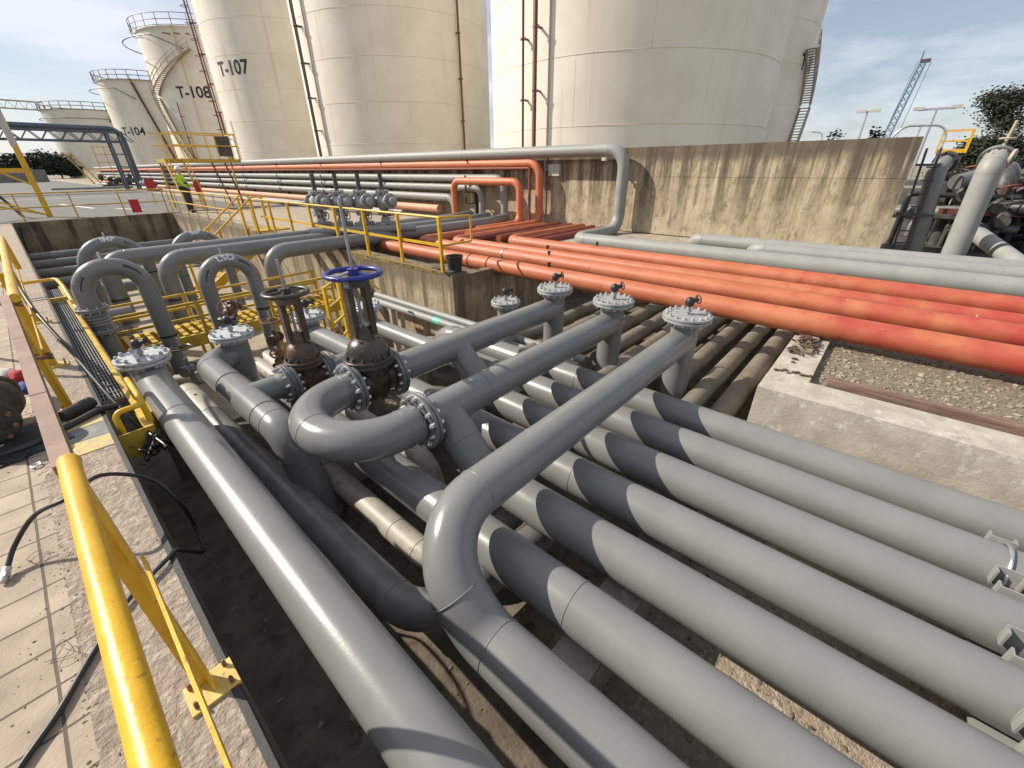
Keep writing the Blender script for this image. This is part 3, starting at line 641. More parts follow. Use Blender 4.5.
def capped_leg(r, x, y, ztop, zbot, rp, rf, nb=12, mat='grey', fm='flange_light', vs=1., vent_on=True):
    m = MB(); m.cyl((x, y, zbot), (x, y, ztop-.05), rp, seg=28); m.ring((x, y, ztop-.13), (0, 0, 1), rp, .004, 28, 6); m.build('riser', mat, r)
    flange(r, (x, y, ztop-.03), (0, 0, 1), rf, .027, nb, fm, 'steel' if fm == 'flange_silver' else 'flange_silver', hub=rp, hubdir=-1, br=.017, name='blind_flange')
    if vent_on: vent(r, (x, y, ztop), vs)

# --- line C + S bend
r = thing('s_bend_pipe', 'nearest crossing grey pipe, swept in an S-bend to run beside the mains', 'pipe', (.85, 1.42, -.8), 'crossing pipes with capped risers')
m = MB(); pipe(m, [(4.54, 1.42, -.10), (.85, 1.42, -.10), (.85, .96, -.50), (.85, -9, -.50)], .150, [.42, .30], seg=40, n=14, welds=False, extra=[(V((.85, -1.7, -.5)), V((0, 1, 0))), (V((1.27, 1.42, -.10)), V((1, 0, 0))), (V((.85, 1.15, -.335)), V((0, .755, .656))), (V((.85, .86, -.50)), V((0, 1, 0)))])
m.build('main_run', 'grey_gloss', r); capped_leg(r, 4.54, 1.42, .20, -1.15, .150, .262, 16)
# --- line D with its oblique branch
MT['_'] = MT['grey_gloss']
r = thing('crossing_pipe', 'middle crossing grey pipe, bolted to the U-bend and branching down to a main', 'pipe', (1.9, 2.33, -.8), 'crossing pipes with capped risers')
m = MB(); pipe(m, [(1.60, 2.33, -.10), (4.54, 2.33, -.10)], .15, seg=36, extra=[(V((1.62, 2.33, -.1)), V((1, 0, 0))), (V((2.22, 2.33, -.1)), V((1, 0, 0)))])
m.build('main_run', 'grey_gloss', r)
m = MB(); pipe(m, [(1.783, 2.33, -.10), (1.783, 1.90, -.53)], .148, seg=32, extra=[(V((1.783, 2.12, -.31)), V((0, 1, 1))), (V((1.783, 1.97, -.46)), V((0, 1, 1)))])
m.build('branch', 'grey_gloss', r); capped_leg(r, 4.54, 2.33, .20, -1.15, .145, .25, 16)
flange(r, (1.555, 2.33, -.10), (1, 0, 0), .235, .03, 14, 'grey_dark', 'steel', hub=.15, hubdir=1, br=.02)
# --- line E
r = thing('crossing_pipe', 'farthest crossing grey pipe, bolted to the valve with the blue handwheel', 'pipe', (2.9, 3.22, -.8), 'crossing pipes with capped risers')
m = MB(); pipe(m, [(1.93, 3.22, -.08), (4.54, 3.22, -.08)], .147, seg=36, extra=[(V((2.5, 3.22, -.08)), V((1, 0, 0))), (V((3.22, 3.22, -.08)), V((1, 0, 0)))])
m.build('main_run', 'grey_gloss', r)
m = MB(); pipe(m, [(2.725, 3.22, -.08), (2.725, 2.77, -.53)], .143, seg=32, extra=[(V((2.725, 3.0, -.3)), V((0, 1, 1)))])
m.build('branch', 'grey_gloss', r); capped_leg(r, 4.54, 3.22, .20, -1.15, .14, .24, 16)
# --- F: low capped leg
r = thing('crossing_pipe', 'short grey pipe with the lowest capped riser, below the bucket block', 'pipe', (4.45, 4.05, -1), 'crossing pipes with capped risers')
m = MB(); pipe(m, [(3.1, 4.05, -.45), (4.45, 4.05, -.45)], .13); m.build('main_run', 'grey', r); capped_leg(r, 4.45, 4.05, -.12, -1.15, .13, .22, 12)
# --- U bend
r = thing('u_bend_pipe', 'glossy grey U-bend with a bolted flange at each end', 'pipe', (1.2, 2.78, -.3))
P = [(1.50, 3.22, -.09), (.93, 3.22, -.09), (.93, 2.33, -.09), (1.50, 2.33, -.10)]
m = MB(); pipe(m, P, .152, .443, seg=40, n=16); m.build('bend', 'grey_gloss', r)
m = MB(); m.cyl((1.02, 2.95, -.24), (1.02, 2.95, -.30), .03, seg=12); m.build('drain_stub', 'grey_gloss', r)
# valves
def gate_valve(name, label, x0, x1, y, z, rp, rf, wheel_z, wheel_r, stem_top, mat, wmat, nb=14, spokes=3, dirty=True, tilt=0, fmat='grey_dark', yoke_w=.085):
    xc = (x0+x1)/2; r = thing(name, label, 'valve', (xc, y, z-rf)); L = x1-x0
    m = MB(); m.lathe((x0+.03, y, z), (1, 0, 0), [(rp*1.0, 0), (rp*1.02, .03), (rp*.84, .07), (rp*.86, L*.25), (rp*.98, L*.47), (rp*.86, L*.69), (rp*.84, L-.13), (rp*1.02, L-.09), (rp*1.0, L-.06)], 32)
    m.lathe((xc, y, z), (0, 0, 1), [(rp*.8, -rp*1.15), (rp*.95, -rp*.9), (rp*.97, 0), (rp*.93, rp*.8), (rp*.98, rp*1.25)], 28)
    m.build('body', mat, r)
    flange(r, (x0+.0, y, z), (1, 0, 0), rf, .03, nb, fmat, 'steel', br=.02); flange(r, (x1, y, z), (1, 0, 0), rf, .03, nb, fmat, 'steel', br=.02)
    zb = z+rp*1.25
    fl = flange(r, (xc, y, zb+.03), (0, 0, 1), rp*1.5, .03, 12, mat, 'dark_steel', br=.014, name='bonnet_flange')
    m = MB(); m.lathe((xc, y, zb+.06), (0, 0, 1), [(rp*1.20, 0), (rp*1.17, .06), (rp*1.08, .115), (rp*.86, .155), (rp*.52, .18), (rp*.44, .25)], 28); zt = zb+.31
    for s in (-1, 1): m.box((xc+s*rp*.55, y, zb+.17), (.03, .16, .12))
    m.build('bonnet', mat, r)
    m = MB()
    for s in (-1, 1):
        m.box((xc+s*yoke_w*.75, y-s*.03, (zt-.06+wheel_z-.03)/2), (.05, .085, wheel_z-.03-(zt-.06)))
    m.cyl((xc, y, wheel_z-.07), (xc, y, wheel_z-.01), .10, .075, seg=20); m.cyl((xc, y, zt-.05), (xc, y, zt+.03), .07, .05, seg=16); m.build('yoke', mat, r)
    m = MB(); m.cyl((xc, y, zt), (xc, y, stem_top), .0125, seg=12); m.build('stem', 'flange_light', r)
    m = MB(); c = V((xc, y, wheel_z+.03)); m.ring(c, (0, 0, 1), wheel_r, .021, 44, 10)
    for k in range(24):
        t = 2*pi*k/24; m.blob(c+V((cos(t), sin(t), 0))*(wheel_r+.012), (.012, .012, .012), 1)
    h = m.build('handwheel', wmat, r)
    m = MB(); m.cyl((xc, y, wheel_z-.0), (xc, y, wheel_z+.07), .045, seg=14); m.build('hub', wmat, h)
    for k in range(spokes):
        t = 2*pi*k/spokes+tilt
        m = MB(); m.tube([c+V((cos(t), sin(t), 0))*q+V((0, 0, hh)) for q, hh in ((.03, .015), (wheel_r*.5, .0), (wheel_r, -.002))], .014, 8); m.build('spoke', 'steel' if (wmat == 'blue' and k == 1) else wmat, h)
    return r
gate_valve('gate_valve', 'big gate valve with a blue handwheel and tall bright stem', 1.47, 1.90, 3.22, -.085, .148, .235, .86, .215, 1.46, 'valve', 'blue', tilt=.9)
gate_valve('gate_valve', 'rusty brown gate valve with a dark handwheel beside the blue-wheeled one', 1.27, 1.62, 4.1, -.25, .12, .20, .60, .19, .93, 'valve_rust', 'valve', tilt=.3, spokes=5)

# --- line A
r = thing('grey_pipe', 'long glossy grey pipe nearest the kerb at the left, capped by a bolted flange', 'pipe', (.35, 0, -.6), 'lines along the left of the trench')
m = MB(); pipe(m, [(.33, 4.75, -.03), (.322, 4.36, -.06), (.298, -8, -.53)], .132, 1.2, seg=40, welds=False, extra=[(V((.3195, 3.75, -.083)), V((0, 1, .038)))])
m.build('main_run', 'grey', r); capped_leg(r, .33, 4.75, .18, -1.3, .130, .206, 12, fm='flange_silver', vs=.8)
# --- line L
r = thing('grey_pipe', 'glossy grey pipe with a side branch bolted to the rusty brown valve', 'pipe', (.86, 4, -.6), 'lines along the left of the trench')
m = MB(); pipe(m, [(1.20, 5.38, -.27), (.86, 5.38, -.27), (.857, 3.22, -.255), (.93, 3.06, -1.1)], .14, [.30, .24], seg=36, n=12, extra=[(V((.857, 3.62, -.255)), V((0, 1, 0))), (V((.858, 4.5, -.26)), V((0, 1, 0)))])
m.build('main_run', 'grey_gloss', r); capped_leg(r, 1.20, 5.38, .0, -1.5, .135, .225, 12, fm='flange_silver')
m = MB(); pipe(m, [(.86, 4.1, -.25), (1.25, 4.1, -.25)], .12, seg=30); m.build('branch', 'grey_gloss', r)
flange(r, (1.225, 4.1, -.25), (1, 0, 0), .20, .026, 12, 'grey_dark', 'steel', hub=.12, br=.015)
# --- line H
r = thing('grey_pipe', 'light grey pipe elbowed into the far side of the rusty brown valve', 'pipe', (2.1, 5, -.6), 'lines along the left of the trench')
m = MB(); pipe(m, [(2.10, 5.42, -.27), (2.10, 4.10, -.26), (1.66, 4.10, -.25)], .12, .22, seg=30, n=12); m.build('main_run', 'grey', r); capped_leg(r, 2.10, 5.42, -.02, -1.5, .12, .20, 12, fm='flange_silver')
flange(r, (1.665, 4.1, -.25), (1, 0, 0), .20, .026, 12, 'grey_dark', 'steel', hub=.12, hubdir=1, br=.015)
# --- line G
r = thing('grey_pipe', 'light grey pipe behind the blue-wheeled valve, passing under the farthest crossing pipe', 'pipe', (3.0, 5, -.6), 'lines along the left of the trench')
m = MB(); pipe(m, [(3.0, 5.5, -.42), (3.0, 2.9, -.42), (3.0, 2.6, -.62)], .115, .25, seg=30); m.build('main_run', 'grey', r); capped_leg(r, 3.0, 5.5, -.12, -1.5, .115, .20, 12, fm='flange_silver')
# --- old pale pipes low in the trench
m = MB(); pipe(m, [(1.115, 3.3, -.85), (1.115, 1.66, -.85), (1.85, 1.62, -.86)], .098, .26, seg=30, extra=[(V((1.115, 2.2, -.85)), V((0, 1, 0)))])
single('old_pipe', m, 'grey_old', 'old pale beige pipe under the U-bend, elbowed beneath the S-bent pipe', 'pipe', (1.1, 3, -.9), 'old pipes low in the trench')
m = MB(); pipe(m, [(1.72, 6.2, -.74), (1.72, 2.55, -.74), (1.72, 2.5, -1.2)], .11, .25, seg=30)
single('old_pipe', m, 'grey_old', 'old pale beige pipe ending in a downward bend under the middle crossing pipe', 'pipe', (1.72, 3, -.9), 'old pipes low in the trench')
r = thing('old_pipe', 'dull dark-sleeved pipe right beside the long pipe at the left, bending under the mains', 'pipe', (.7, 3, -.9), 'old pipes low in the trench')
m = MB(); pipe(m, [(.66, 4.95, -.72), (.76, 1.42, -.80), (2.0, 1.30, -.84)], .125, .30, seg=30); m.build('main_run', 'grey_dark', r)
m = MB(); m.cyl((.650, 5.75, -.705), (.6605, 4.93, -.7205), .128, seg=30); m.ring((.652, 5.55, -.71), (0, 1, 0), .127, .006, 30, 6); m.cyl((.655, 5.35, -.60), (.655, 5.35, -.57), .012, seg=8); m.build('end_piece', 'grey_old', r)
for x, y0, rr_, z, nm in ((4.45, 7.7, .062, -.68, 'thin pale pipe hugging the wall under the bucket'), (4.27, 7.5, .066, -.72, 'thin pale pipe with a teal band, second from the wall under the bucket')):
    r = thing('thin_pipe', nm, 'pipe', (x, y0, z), 'thin pale pipes by the trench wall')
    m = MB(); pipe(m, [(x, y0, z), (x, 2.6, z)], rr_, seg=20, extra=[(V((x, 4.55, z)), V((0, 1, 0)))]); m.build('main_run', 'grey_dull', r)
    if x < 4.4: m = MB(); m.cyl((x, 5.40, z), (x, 5.58, z), rr_+.002, seg=20); m.build('colour_band', 'teal', r)
    for y in (6.9, 5.2): m = MB(); m.bb((x-.05, y-.04, -1.65), (x+.05, y+.04, z-rr_+.01)); m.build('prop', 'block', r)
# --- pipes running under the orange mains
for k, y in enumerate((.80, 1.12, 1.47, 1.85, 2.20, 2.58, 2.95, 3.45, 3.9)):
    x0 = 4.16 if k not in (2, 5) else 4.72
    m = MB(); pipe(m, [(x0, y, -.74), (8.9, y, -.74)], .112 if k % 3 else .12, seg=24)
    single('under_pipe', m, 'dusty_pipe', 'dusty grey-brown pipe passing beneath the orange mains', 'pipe', (x0, y, -.85), 'dusty pipes beneath the orange mains') 
# --- loops
def txt_on(r, s, c, size, ux, uy, mat='white', push=.004):
    vs, fs = text_mesh(s, size); m = MB(); ux = V(ux).normalized(); uy = V(uy).normalized(); c = V(c); n = ux.cross(uy)
    m.add([c+ux*v.x+uy*v.y+n*push for v in vs], fs); return m.build('lettering', mat, r)
def loop(label, x0, x1, y, ztop, rp, zb, word=None, mat='grey', bellows=False, band='black', yaw=0.):
    r = thing('pipe_loop', label, 'pipe', (x0, y, zb), 'arched pipe loops at the end of the trench')
    m = MB(); R = (x1-x0)/2*.97
    pipe(m, [(x0, y, zb), (x0, y, ztop), (x1, y+yaw, ztop), (x1, y+yaw, zb)], rp, R, seg=28, n=14, welds=False); m.build('arch', mat, r)
    # painted dark arrows bent along the arch, facing the camera side
    xc = (x0+x1)/2; zc = ztop-R
    for a0, a1 in ((168, 138), (64, 30)) if True else ():
        m = MB(); vs = []; K = 6
        for i in range(K+1):
            a = radians(a0+(a1-a0)*i/K)
            for s in (-.017, .017):
                # point on the torus surface towards -y
                th = .42+s/rp; d = rp+.004
                vs.append((xc+(R+d*sin(th))*cos(a), y-d*cos(th), zc+(R+d*sin(th))*sin(a)))
        m.add(vs, [(2*i, 2*i+1, 2*i+3, 2*i+2) for i in range(K)]); m.build('arrow_mark', 'black_mark', r)
    if word:
        vs, fs = text_mesh(word, rp*1.15); m = MB()
        pts = []
        for v in vs:
            th = .62+v.y/rp; d = rp+.004; a = pi/2 - v.x/R
            pts.append((xc+(R+d*sin(th))*cos(a), y-d*cos(th), zc+(R+d*sin(th))*sin(a)))
        m.add(pts, fs); m.build('lettering', 'white', r)
    if bellows:
        zc2 = .05
        m = MB(); pr = []
        for k in range(9): pr.append((rp*(1.28 if k % 2 else 1.06), -.02*k))
        m.lathe((x0, y, zc2-.06), (0, 0, 1), pr, 28); m.build('bellows', 'grey_dull', r)
        for zz in (zc2, zc2-.30): flange(r, (x0, y, zz), (0, 0, 1), rp*1.55, .018, 10, 'grey_dull', 'steel', br=.012)
    m = MB()
    zb2 = -.42 if not bellows else -.52
    m.cyl((x1, y+yaw, zb2), (x1, y+yaw, zb2+.03), rp+.003, seg=28); m.build('band', band, r)
    m = MB(); m.cyl((x0, y, -.62), (x0, y, -.59), rp+.003, seg=28); m.build('band', 'green', r)
    m = MB(); m.cyl(((x0+x1)/2-.02, y, ztop+rp-.01), ((x0+x1)/2-.02, y, ztop+rp+.08), .014, seg=8); m.build('vent_nipple', 'steel', r)
    return r
loop('front arched grey loop at the left, with bolted bellows on one leg', .27, .91, 7.6, .54, .110, -1.7, None, bellows=True)
loop('arched grey loop with a small tap on its crown, in front of the crossing lines', 1.60, 2.26, 7.6, .41, .107, -1.7, 'LSD', bellows=False)
loop('wide rear loop lettered IMP against the dark end wall', .66, 1.70, 12.6, .30, .12, -1.7, 'IMP')
loop('small rear loop lettered IMP, standing behind the grey lines near the yellow stair', 2.26, 3.26, 12.6, .27, .11, -1.7, 'IMP')
# small valves among the loops
def small_valve(label, c, mat, wmat, wr=.10, axis=(0, 0, 1), h=.25, bodyr=.05, base=-1.6):
    c = V(c); a = V(axis).normalized(); r = thing('hand_valve', label, 'valve', c, 'small hand valves in the trench'); b = c-a*h
    m = MB(); m.blob(b, (bodyr*1.2, bodyr*1.2, bodyr*1.3), 2); m.cyl(b, b+a*h*.5, bodyr*.6, bodyr*.35, seg=12)
    q = a.orthogonal().normalized(); m.cyl(b-q*bodyr*1.9, b+q*bodyr*1.9, bodyr*.75, seg=16)
    for s in (-1, 1): m.cyl(b+q*bodyr*1.7*s, b+q*bodyr*2.1*s, bodyr*1.35, seg=18)
    m.build('body', mat, r)
    m = MB(); m.cyl(b+a*h*.4, c+a*.12, .010, seg=8); m.build('stem', 'steel', r)
    m = MB(); m.ring(c, a, wr, .011, 28, 7); u, w = perp(a)
    for k in range(5): t = 2*pi*k/5; m.cyl(c, c+(u*cos(t)+w*sin(t))*wr, .007, seg=5)
    m.cyl(c-a*.015, c+a*.03, .022, seg=10); m.build('handwheel', wmat, r); 
    m = MB(); q2 = V((b.x, b.y, base)); m.cyl(q2, b-V((0, 0, bodyr)), bodyr*.65, seg=14); m.build('riser', 'grey_dark', r); return r
small_valve('small dark handwheel valve standing behind the left capped pipe', (.77, 5.9, -.20), 'grey_dark', 'valve', .105, (0, 0, 1), .28)
small_valve('small rust-red handwheel valve left of the brown gate valve', (1.70, 5.6, -.05), 'valve_rust', 'rust', .11, (0, 0, 1), .24)
small_valve('rusty valve with a tilted wheel under the arched loop with a tap', (1.60, 6.9, -.12), 'valve_rust', 'rust', .12, (-.2, -.75, .5), .24, .08)
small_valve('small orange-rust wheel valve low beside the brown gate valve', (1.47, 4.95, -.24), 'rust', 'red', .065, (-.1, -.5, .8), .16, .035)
small_valve('small rusty wheel valve at the foot of the yellow ladder', (2.65, 5.9, -.55), 'rust', 'rust', .09, (0, -.4, .9), .18, .045)
m = MB(); pipe(m, [(1.55, 6.1, -.75), (1.55, 4.8, -.75)], .09); m.cyl((1.6, 5.2, -.66), (1.6, 5.2, -.55), .014, seg=8)
single('old_pipe', m, 'grey_old', 'short pale pipe with a tiny tap under the brown gate valve', 'pipe', (1.55, 5.3, -.8), 'old pipes low in the trench')
m = MB(); pipe(m, [(.62, 6.1, -.65), (1.1, 5.8, -.65), (1.15, 4.9, -.65)], .075, .15)
single('old_pipe', m, 'grey_old', 'thin pale pipe crossing low behind the left capped pipe', 'pipe', (.9, 5.8, -.7), 'old pipes low in the trench')
for k in range(5):
    y = 14.2+1.75*k
    m = MB(); pipe(m, [(-.05, y, -.95+.02*k), (1.9 if k < 4 else 4.6, y, -.95+.02*k)], .13, seg=20)
    single('under_pipe', m, 'grey_dark', 'dark pipe crossing the bottom of the trench before the end wall', 'pipe', (1, y, -1.1), 'dark pipes at the far end of the trench')
for k, (y, z, x1) in enumerate(((10.6, -.75, .9), (12.0, -.8, .5))):
    m = MB(); pipe(m, [(-.05, y, z), (x1, y, z)], .12, seg=20)
    single('under_pipe', m, 'grey_dull', 'grey pipe crossing low behind the yellow guard rail', 'pipe', (.4, y, z-.1), 'grey pipes behind the guard rail')
MT['yellow_pale'] = nmat('faded_yellow_paint', (.62, .43, .12), (.52, .34, .07), 14, .5, bump=.1, bscale=60, c3=(.3, .19, .08), s3=30, lo3=.58, hi3=.68)
# ================================================================ YELLOW HANDRAILS AT THE LEFT KERB
def baseplate(parent, c, sx=.15, sy=.125, mat='yellow_pale'):
    c = V(c); m = MB(); m.box(c+V((0, 0, .006)), (sx, sy, .012)); o = m.build('base_plate', mat, parent)
    me = bolt_mesh(.014, .008, 'rust')
    for a in (-1, 1):
        for b in (-1, 1):
            q = bpy.data.objects.new('bolt', me); COL.objects.link(q); q.parent = o; q.location = c+V((a*sx*.36, b*sy*.33, .004))-V(parent['_org'])
    return o
r = thing('handrail', 'yellow tubular handrail in the near left corner, chipped, on a bolted base plate', 'handrail', (-.135, 1.35, 0))
m = MB(); path, _ = rnd([(-.135, -4, .95), (-.135, 1.50, .95), (-.135, 1.535, .93)], .03, 5); m.tube(path, .0235, 28); m.build('top_rail', 'yellow', r)
m = MB(); m.bar((-.100, -4, .645), (-.100, 1.345, .652), .008, .034); m.build('mid_rail', 'yellow', r)
m = MB(); m.box((-.120, 1.352, .47), (.010, .072, .93)); m.box((-.142, 1.380, .47), (.045, .010, .93)); o = m.build('post', 'yellow', r)
baseplate(r, (-.125, 1.345, .0))
m = MB(); m.ring((-.135, 1.37, .938), (0, 0, 1), .020, .004, 18, 6); m.build('weld_bead', 'yellow_dirty', r)
m = MB(); m.bar((-.146, 1.49, .927), (-.208, 4.1, .93), .042, .055)
for y in (2.1, 2.95): m.box((-.146-.062*(y-1.49)/2.61, y, .9285), (.0435, .004, .0575))
single('square_rail', m, 'primer', 'brown square tube continuing the yellow handrail along the kerb', 'rail', (-.18, 3, .95))
r = thing('handrail', 'yellow handrail farther along the kerb with two flat posts on base plates', 'handrail', (-.2, 5, 0))
m = MB(); m.tube(rnd([(-.178, 4.3, .90), (-.178, 8.6, .90), (-.178, 8.7, .5)], .06, 5)[0], .03, 16); m.build('top_rail', 'yellow', r)
for y in (4.40, 5.65, 7.6):
    m = MB(); m.box((-.21, y, .44), (.012, .075, .88)); m.box((-.235, y+.032, .44), (.05, .010, .88)); m.build('post', 'yellow', r); baseplate(r, (-.21, y, 0))
m = MB(); m.bar((-.196, 4.4, .48), (-.196, 9.4, .48), .01, .045); m.build('mid_rail', 'yellow_dirty', r)
for (y, z) in ((4.40, .86), (4.40, .46)):
    m = MB(); m.ring((-.21, y, z), (.1, 0, 1), .045, .010, 14, 6); m.ring((-.215, y+.01, z-.02), (.3, .2, 1), .05, .008, 14, 6); m.build('rope_tie', 'rust', r)
r = thing('handrail', 'yellow leaning brace rail at the left edge of the frame beyond the old valve', 'handrail', (-.7, 6, 0))
m = MB(); m.tube([(-.62, 6.4, 0), (-.50, 6.0, .75)], .024, 12); m.tube([(-.62, 7.4, .72), (-.45, 5.6, .76)], .024, 12); m.tube([(-.75, 6.0, .0), (-.47, 5.8, .74)], .024, 12); m.build('frame', 'yellow_dirty', r)
# steel edge angle along the trench
m = MB(); m.bb((-.085, -14, -.14), (-.060, 24, .006)); 
single('edge_angle', m, nmat('blackened_steel', (.018, .017, .016), (.035, .032, .03), 9, .6, bump=.2), 'dark steel angle edging the left side of the trench', 'edging', (-.07, 5, 0))
# walkway inside the trench at left
r = thing('walkway', 'narrow grated walkway with a yellow channel edge inside the trench at the left', 'walkway', (.05, 7, -.2))
m = MB(); m.bb((.14, 3.75, -.22), (.155, 10.2, -.05)); m.bb((.10, 3.75, -.055), (.155, 10.2, -.043)); m.bb((.10, 3.75, -.22), (.14, 10.2, -.21)); m.build('edge_beam', 'yellow_dirty', r)
m = MB(); m.bb((-.06, 3.74, -.24), (.15, 3.75, -.04)); m.build('end_plate', 'yellow_dirty', r)
m = MB()
for k in range(8): m.bb((-.055+.023*k, 4.6, -.12), (-.049+.023*k, 10.2, -.08))
y = 4.6
while y < 10.2: m.bb((-.057, y, -.116), (.115, y+.008, -.09)); y += .1
m.build('grating', 'grey_dull', r)
for y0, y1, ht in ((3.85, 4.35, .26), ):
    m = MB(); m.tube(rnd([(.15, y0, -.06), (.15, y0, ht-.1), (.15, y1, ht-.1), (.15, y1, -.06)], .07, 5)[0], .02, 12); m.build('guard_loop', 'yellow', r)
    m = MB(); m.tube(rnd([(.15, y0, .10), (-.02, y0-.02, .10), (-.02, y0-.02, -.06)], .05, 5)[0], .02, 12); m.build('guard_loop', 'yellow', r)
m = MB(); m.tube(rnd([(-.45, 9.4, .2), (.12, 9.4, .2), (.14, 8.6, .2), (.15, 7.9, -.05)], .1, 5)[0], .024, 12); m.build('guard_rail', 'yellow', r)
m = MB(); m.bar((-.4, 9.0, -.03), (.13, 9.0, -.03), .05, .06); m.bar((-.2, 8.2, -.25), (.13, 8.2, -.25), .03, .16); m.build('cross_bar', 'yellow_dirty', r)
m = MB(); m.bb((.158, 4.0, -.40), (.19, 4.02, -.05)); m.bb((.158, 4.3, -.40), (.19, 4.32, -.05)); m.bb((.158, 4.0, -.06), (.19, 4.32, -.045))
single('step_plate', m, 'yellow_dirty', 'yellow bracket plate on the edge beam of the grated walkway, beside the left capped pipe', 'plate', (.19, 4.6, -.4))
# crossover platform behind the loops
r = thing('crossover', 'yellow slatted crossover platform behind the arched loops', 'platform', (2, 9, -1.6))
for y in (8.25, 9.0):
    m = MB(); m.bb((.3, y-.02, -.98), (3.9, y+.02, -.78)); m.build('beam', 'yellow_dirty', r)
m = MB()
for k in range(26): m.bb((.35+.14*k, 8.27, -.78), (.42+.14*k, 8.98, -.755))
m.build('slat', 'yellow_dirty', r)
for y in (8.25, 9.0):
    for x in (.4, 1.5, 2.6, 3.8):
        m = MB(); m.bb((x-.025, y-.025, -1.7), (x+.025, y+.025, -.25)); m.build('post', 'yellow_dirty', r)
    m = MB()
    for z in (-.27, -.50): m.bar((.35, y, z), (3.85, y, z), .035, .04)
    m.build('rail', 'yellow_dirty', r)
# yellow ladder behind the blue wheel
r = thing('ladder', 'yellow ladder frame standing in the trench behind the blue handwheel', 'ladder', (3.2, 6.6, -1.2))
for x, y in ((2.86, 6.5), (3.30, 6.9)):
    m = MB(); m.bb((x-.02, y-.04, -1.7), (x+.02, y+.04, .0)); m.build('stile', 'yellow', r)
for z in (-.02, -.35, -.65, -.95):
    m = MB(); m.bar((2.86, 6.5, z), (3.30, 6.9, z), .04, .03); m.build('rung', 'yellow_dirty', r)
m = MB(); m.tube(rnd([(3.3, 6.9, -.02), (3.75, 6.9, .0), (3.95, 6.7, -.3)], .1, 4)[0], .02, 10); m.build('guard_loop', 'yellow', r)

# ================================================================ RAIL ON THE RIGHT TRENCH WALL, STAIRS
r = thing('handrail', 'long thin yellow handrail on the trench wall from the bucket to the far stair', 'handrail', (4.8, 6, 0))
RXX = 4.80
m = MB(); m.tube(rnd([(RXX, 14.0, .90), (RXX, 5.86, .90), (RXX+.72, 5.86, .88), (RXX+.72, 5.86, .44), (RXX, 5.86, .44)], .04, 4)[0], .021, 12); m.build('top_rail', 'yellow', r)
m = MB(); m.bar((RXX+.02, 5.86, .44), (RXX+.02, 14.0, .44), .012, .05); m.build('mid_rail', 'yellow', r)
for k in range(7):
    y = 5.87+1.21*k; m = MB(); m.box((RXX, y, .45), (.05, .014, .90)); m.box((RXX-.022, y+.022, .45), (.008, .04, .9)); m.build('post', 'yellow', r)
r = thing('handrail', 'far stretch of thin yellow handrail beyond the trench stair', 'handrail', (4.8, 18, 0))
for z in (.92, .48):
    m = MB(); m.tube([(RXX, 15.4, z), (RXX, 24.1, z)], .022, 8); m.build('rail', 'yellow', r)
for k in range(8):
    m = MB(); m.cyl((RXX, 15.4+1.24*k, 0), (RXX, 15.4+1.24*k, .92), .02, seg=8); m.build('post', 'yellow', r)
r = thing('handrail', 'yellow handrail on top of the dark wall at the far end of the trench', 'handrail', (2, 24.2, 0))
for z in (.95, .48):
    m = MB(); m.tube([(-3, 24.2, z), (4.7, 24.2, z)], .024, 8); m.build('rail', 'yellow_dirty', r)
for k in range(6):
    m = MB(); m.cyl((-2.6+1.45*k, 24.2, 0), (-2.6+1.45*k, 24.2, .95), .024, seg=8); m.build('post', 'yellow_dirty', r)
r = thing('stair', 'yellow stair with handrails leading down into the trench at its far right', 'stair', (4.4, 14.7, -1.7))
for y in (14.15, 15.15):
    m = MB(); m.bar((5.1, y, -.02), (2.7, y, -1.65), .05, .22); m.build('stringer', 'yellow', r)
    m = MB(); m.tube([(5.1, y, .95), (4.75, y, .95), (2.7, y, -.60)], .025, 10); m.build('stair_rail', 'yellow', r)
    for x, z0, z1 in ((5.0, 0, .95), (4.7, -.25, .93), (3.7, -.95, .15), (2.75, -1.6, -.55)):
        m = MB(); m.bb((x-.03, y-.03, z0), (x+.03, y+.03, z1)); m.build('post', 'yellow', r)
for k in range(8):
    t = (k+.5)/8; m = MB(); m.box((5.1-2.4*t, 14.65, -.02-1.63*t+.06), (.24, .98, .03)); m.build('tread', 'yellow_dirty', r)
m = MB(); m.bb((4.75, 14.1, .0), (5.6, 15.2, .035)); m.build('landing', 'yellow_dirty', r)
# platform with stairs over the wall pipes
r = thing('platform', 'raised yellow platform with railings and a stair beside the tank marked T-107', 'platform', (7, 26, 0))
PX0, PX1, PY0, PY1, PZ = 5.45, 8.6, 25.6, 26.9, 2.12
m = MB(); m.bb((PX0, PY0, PZ-.16), (PX1, PY1, PZ)); m.build('deck', 'yellow_dirty', r)
for z in (.55, 1.05):
    m = MB(); m.tube([(PX0+.5, PY0, PZ+z), (PX1, PY0, PZ+z), (PX1, PY1, PZ+z), (PX0, PY1, PZ+z)], .025, 8); m.build('rail', 'yellow', r)
for x in (5.95, 6.8, 7.7, 8.57):
    for y in (PY0, PY1): m = MB(); m.cyl((x, y, PZ), (x, y, PZ+1.05), .028, seg=8); m.build('post', 'yellow', r)
for x in (7.55, 8.1):
    m = MB(); m.bar((x-.25, 25.7, PZ), (x+.15, 25.7, .0), .06, .06); m.build('leg', 'rust_red', r)
for x in (5.5, 8.5): m = MB(); m.bar((x, 26.8, PZ), (x, 26.8, .0), .07, .07); m.build('leg', 'yellow_dirty', r)
for x in (5.46, 6.15):
    m = MB(); m.bar((x, 25.6, PZ), (x+.05, 24.4, 0), .05, .16); m.build('stringer', 'yellow', r)
    m = MB(); m.tube([(x, 25.6, PZ+.95), (x+.05, 24.4, .95), (x+.05, 24.4, 0)], .024, 8); m.build('stair_rail', 'yellow', r)
m = MB()
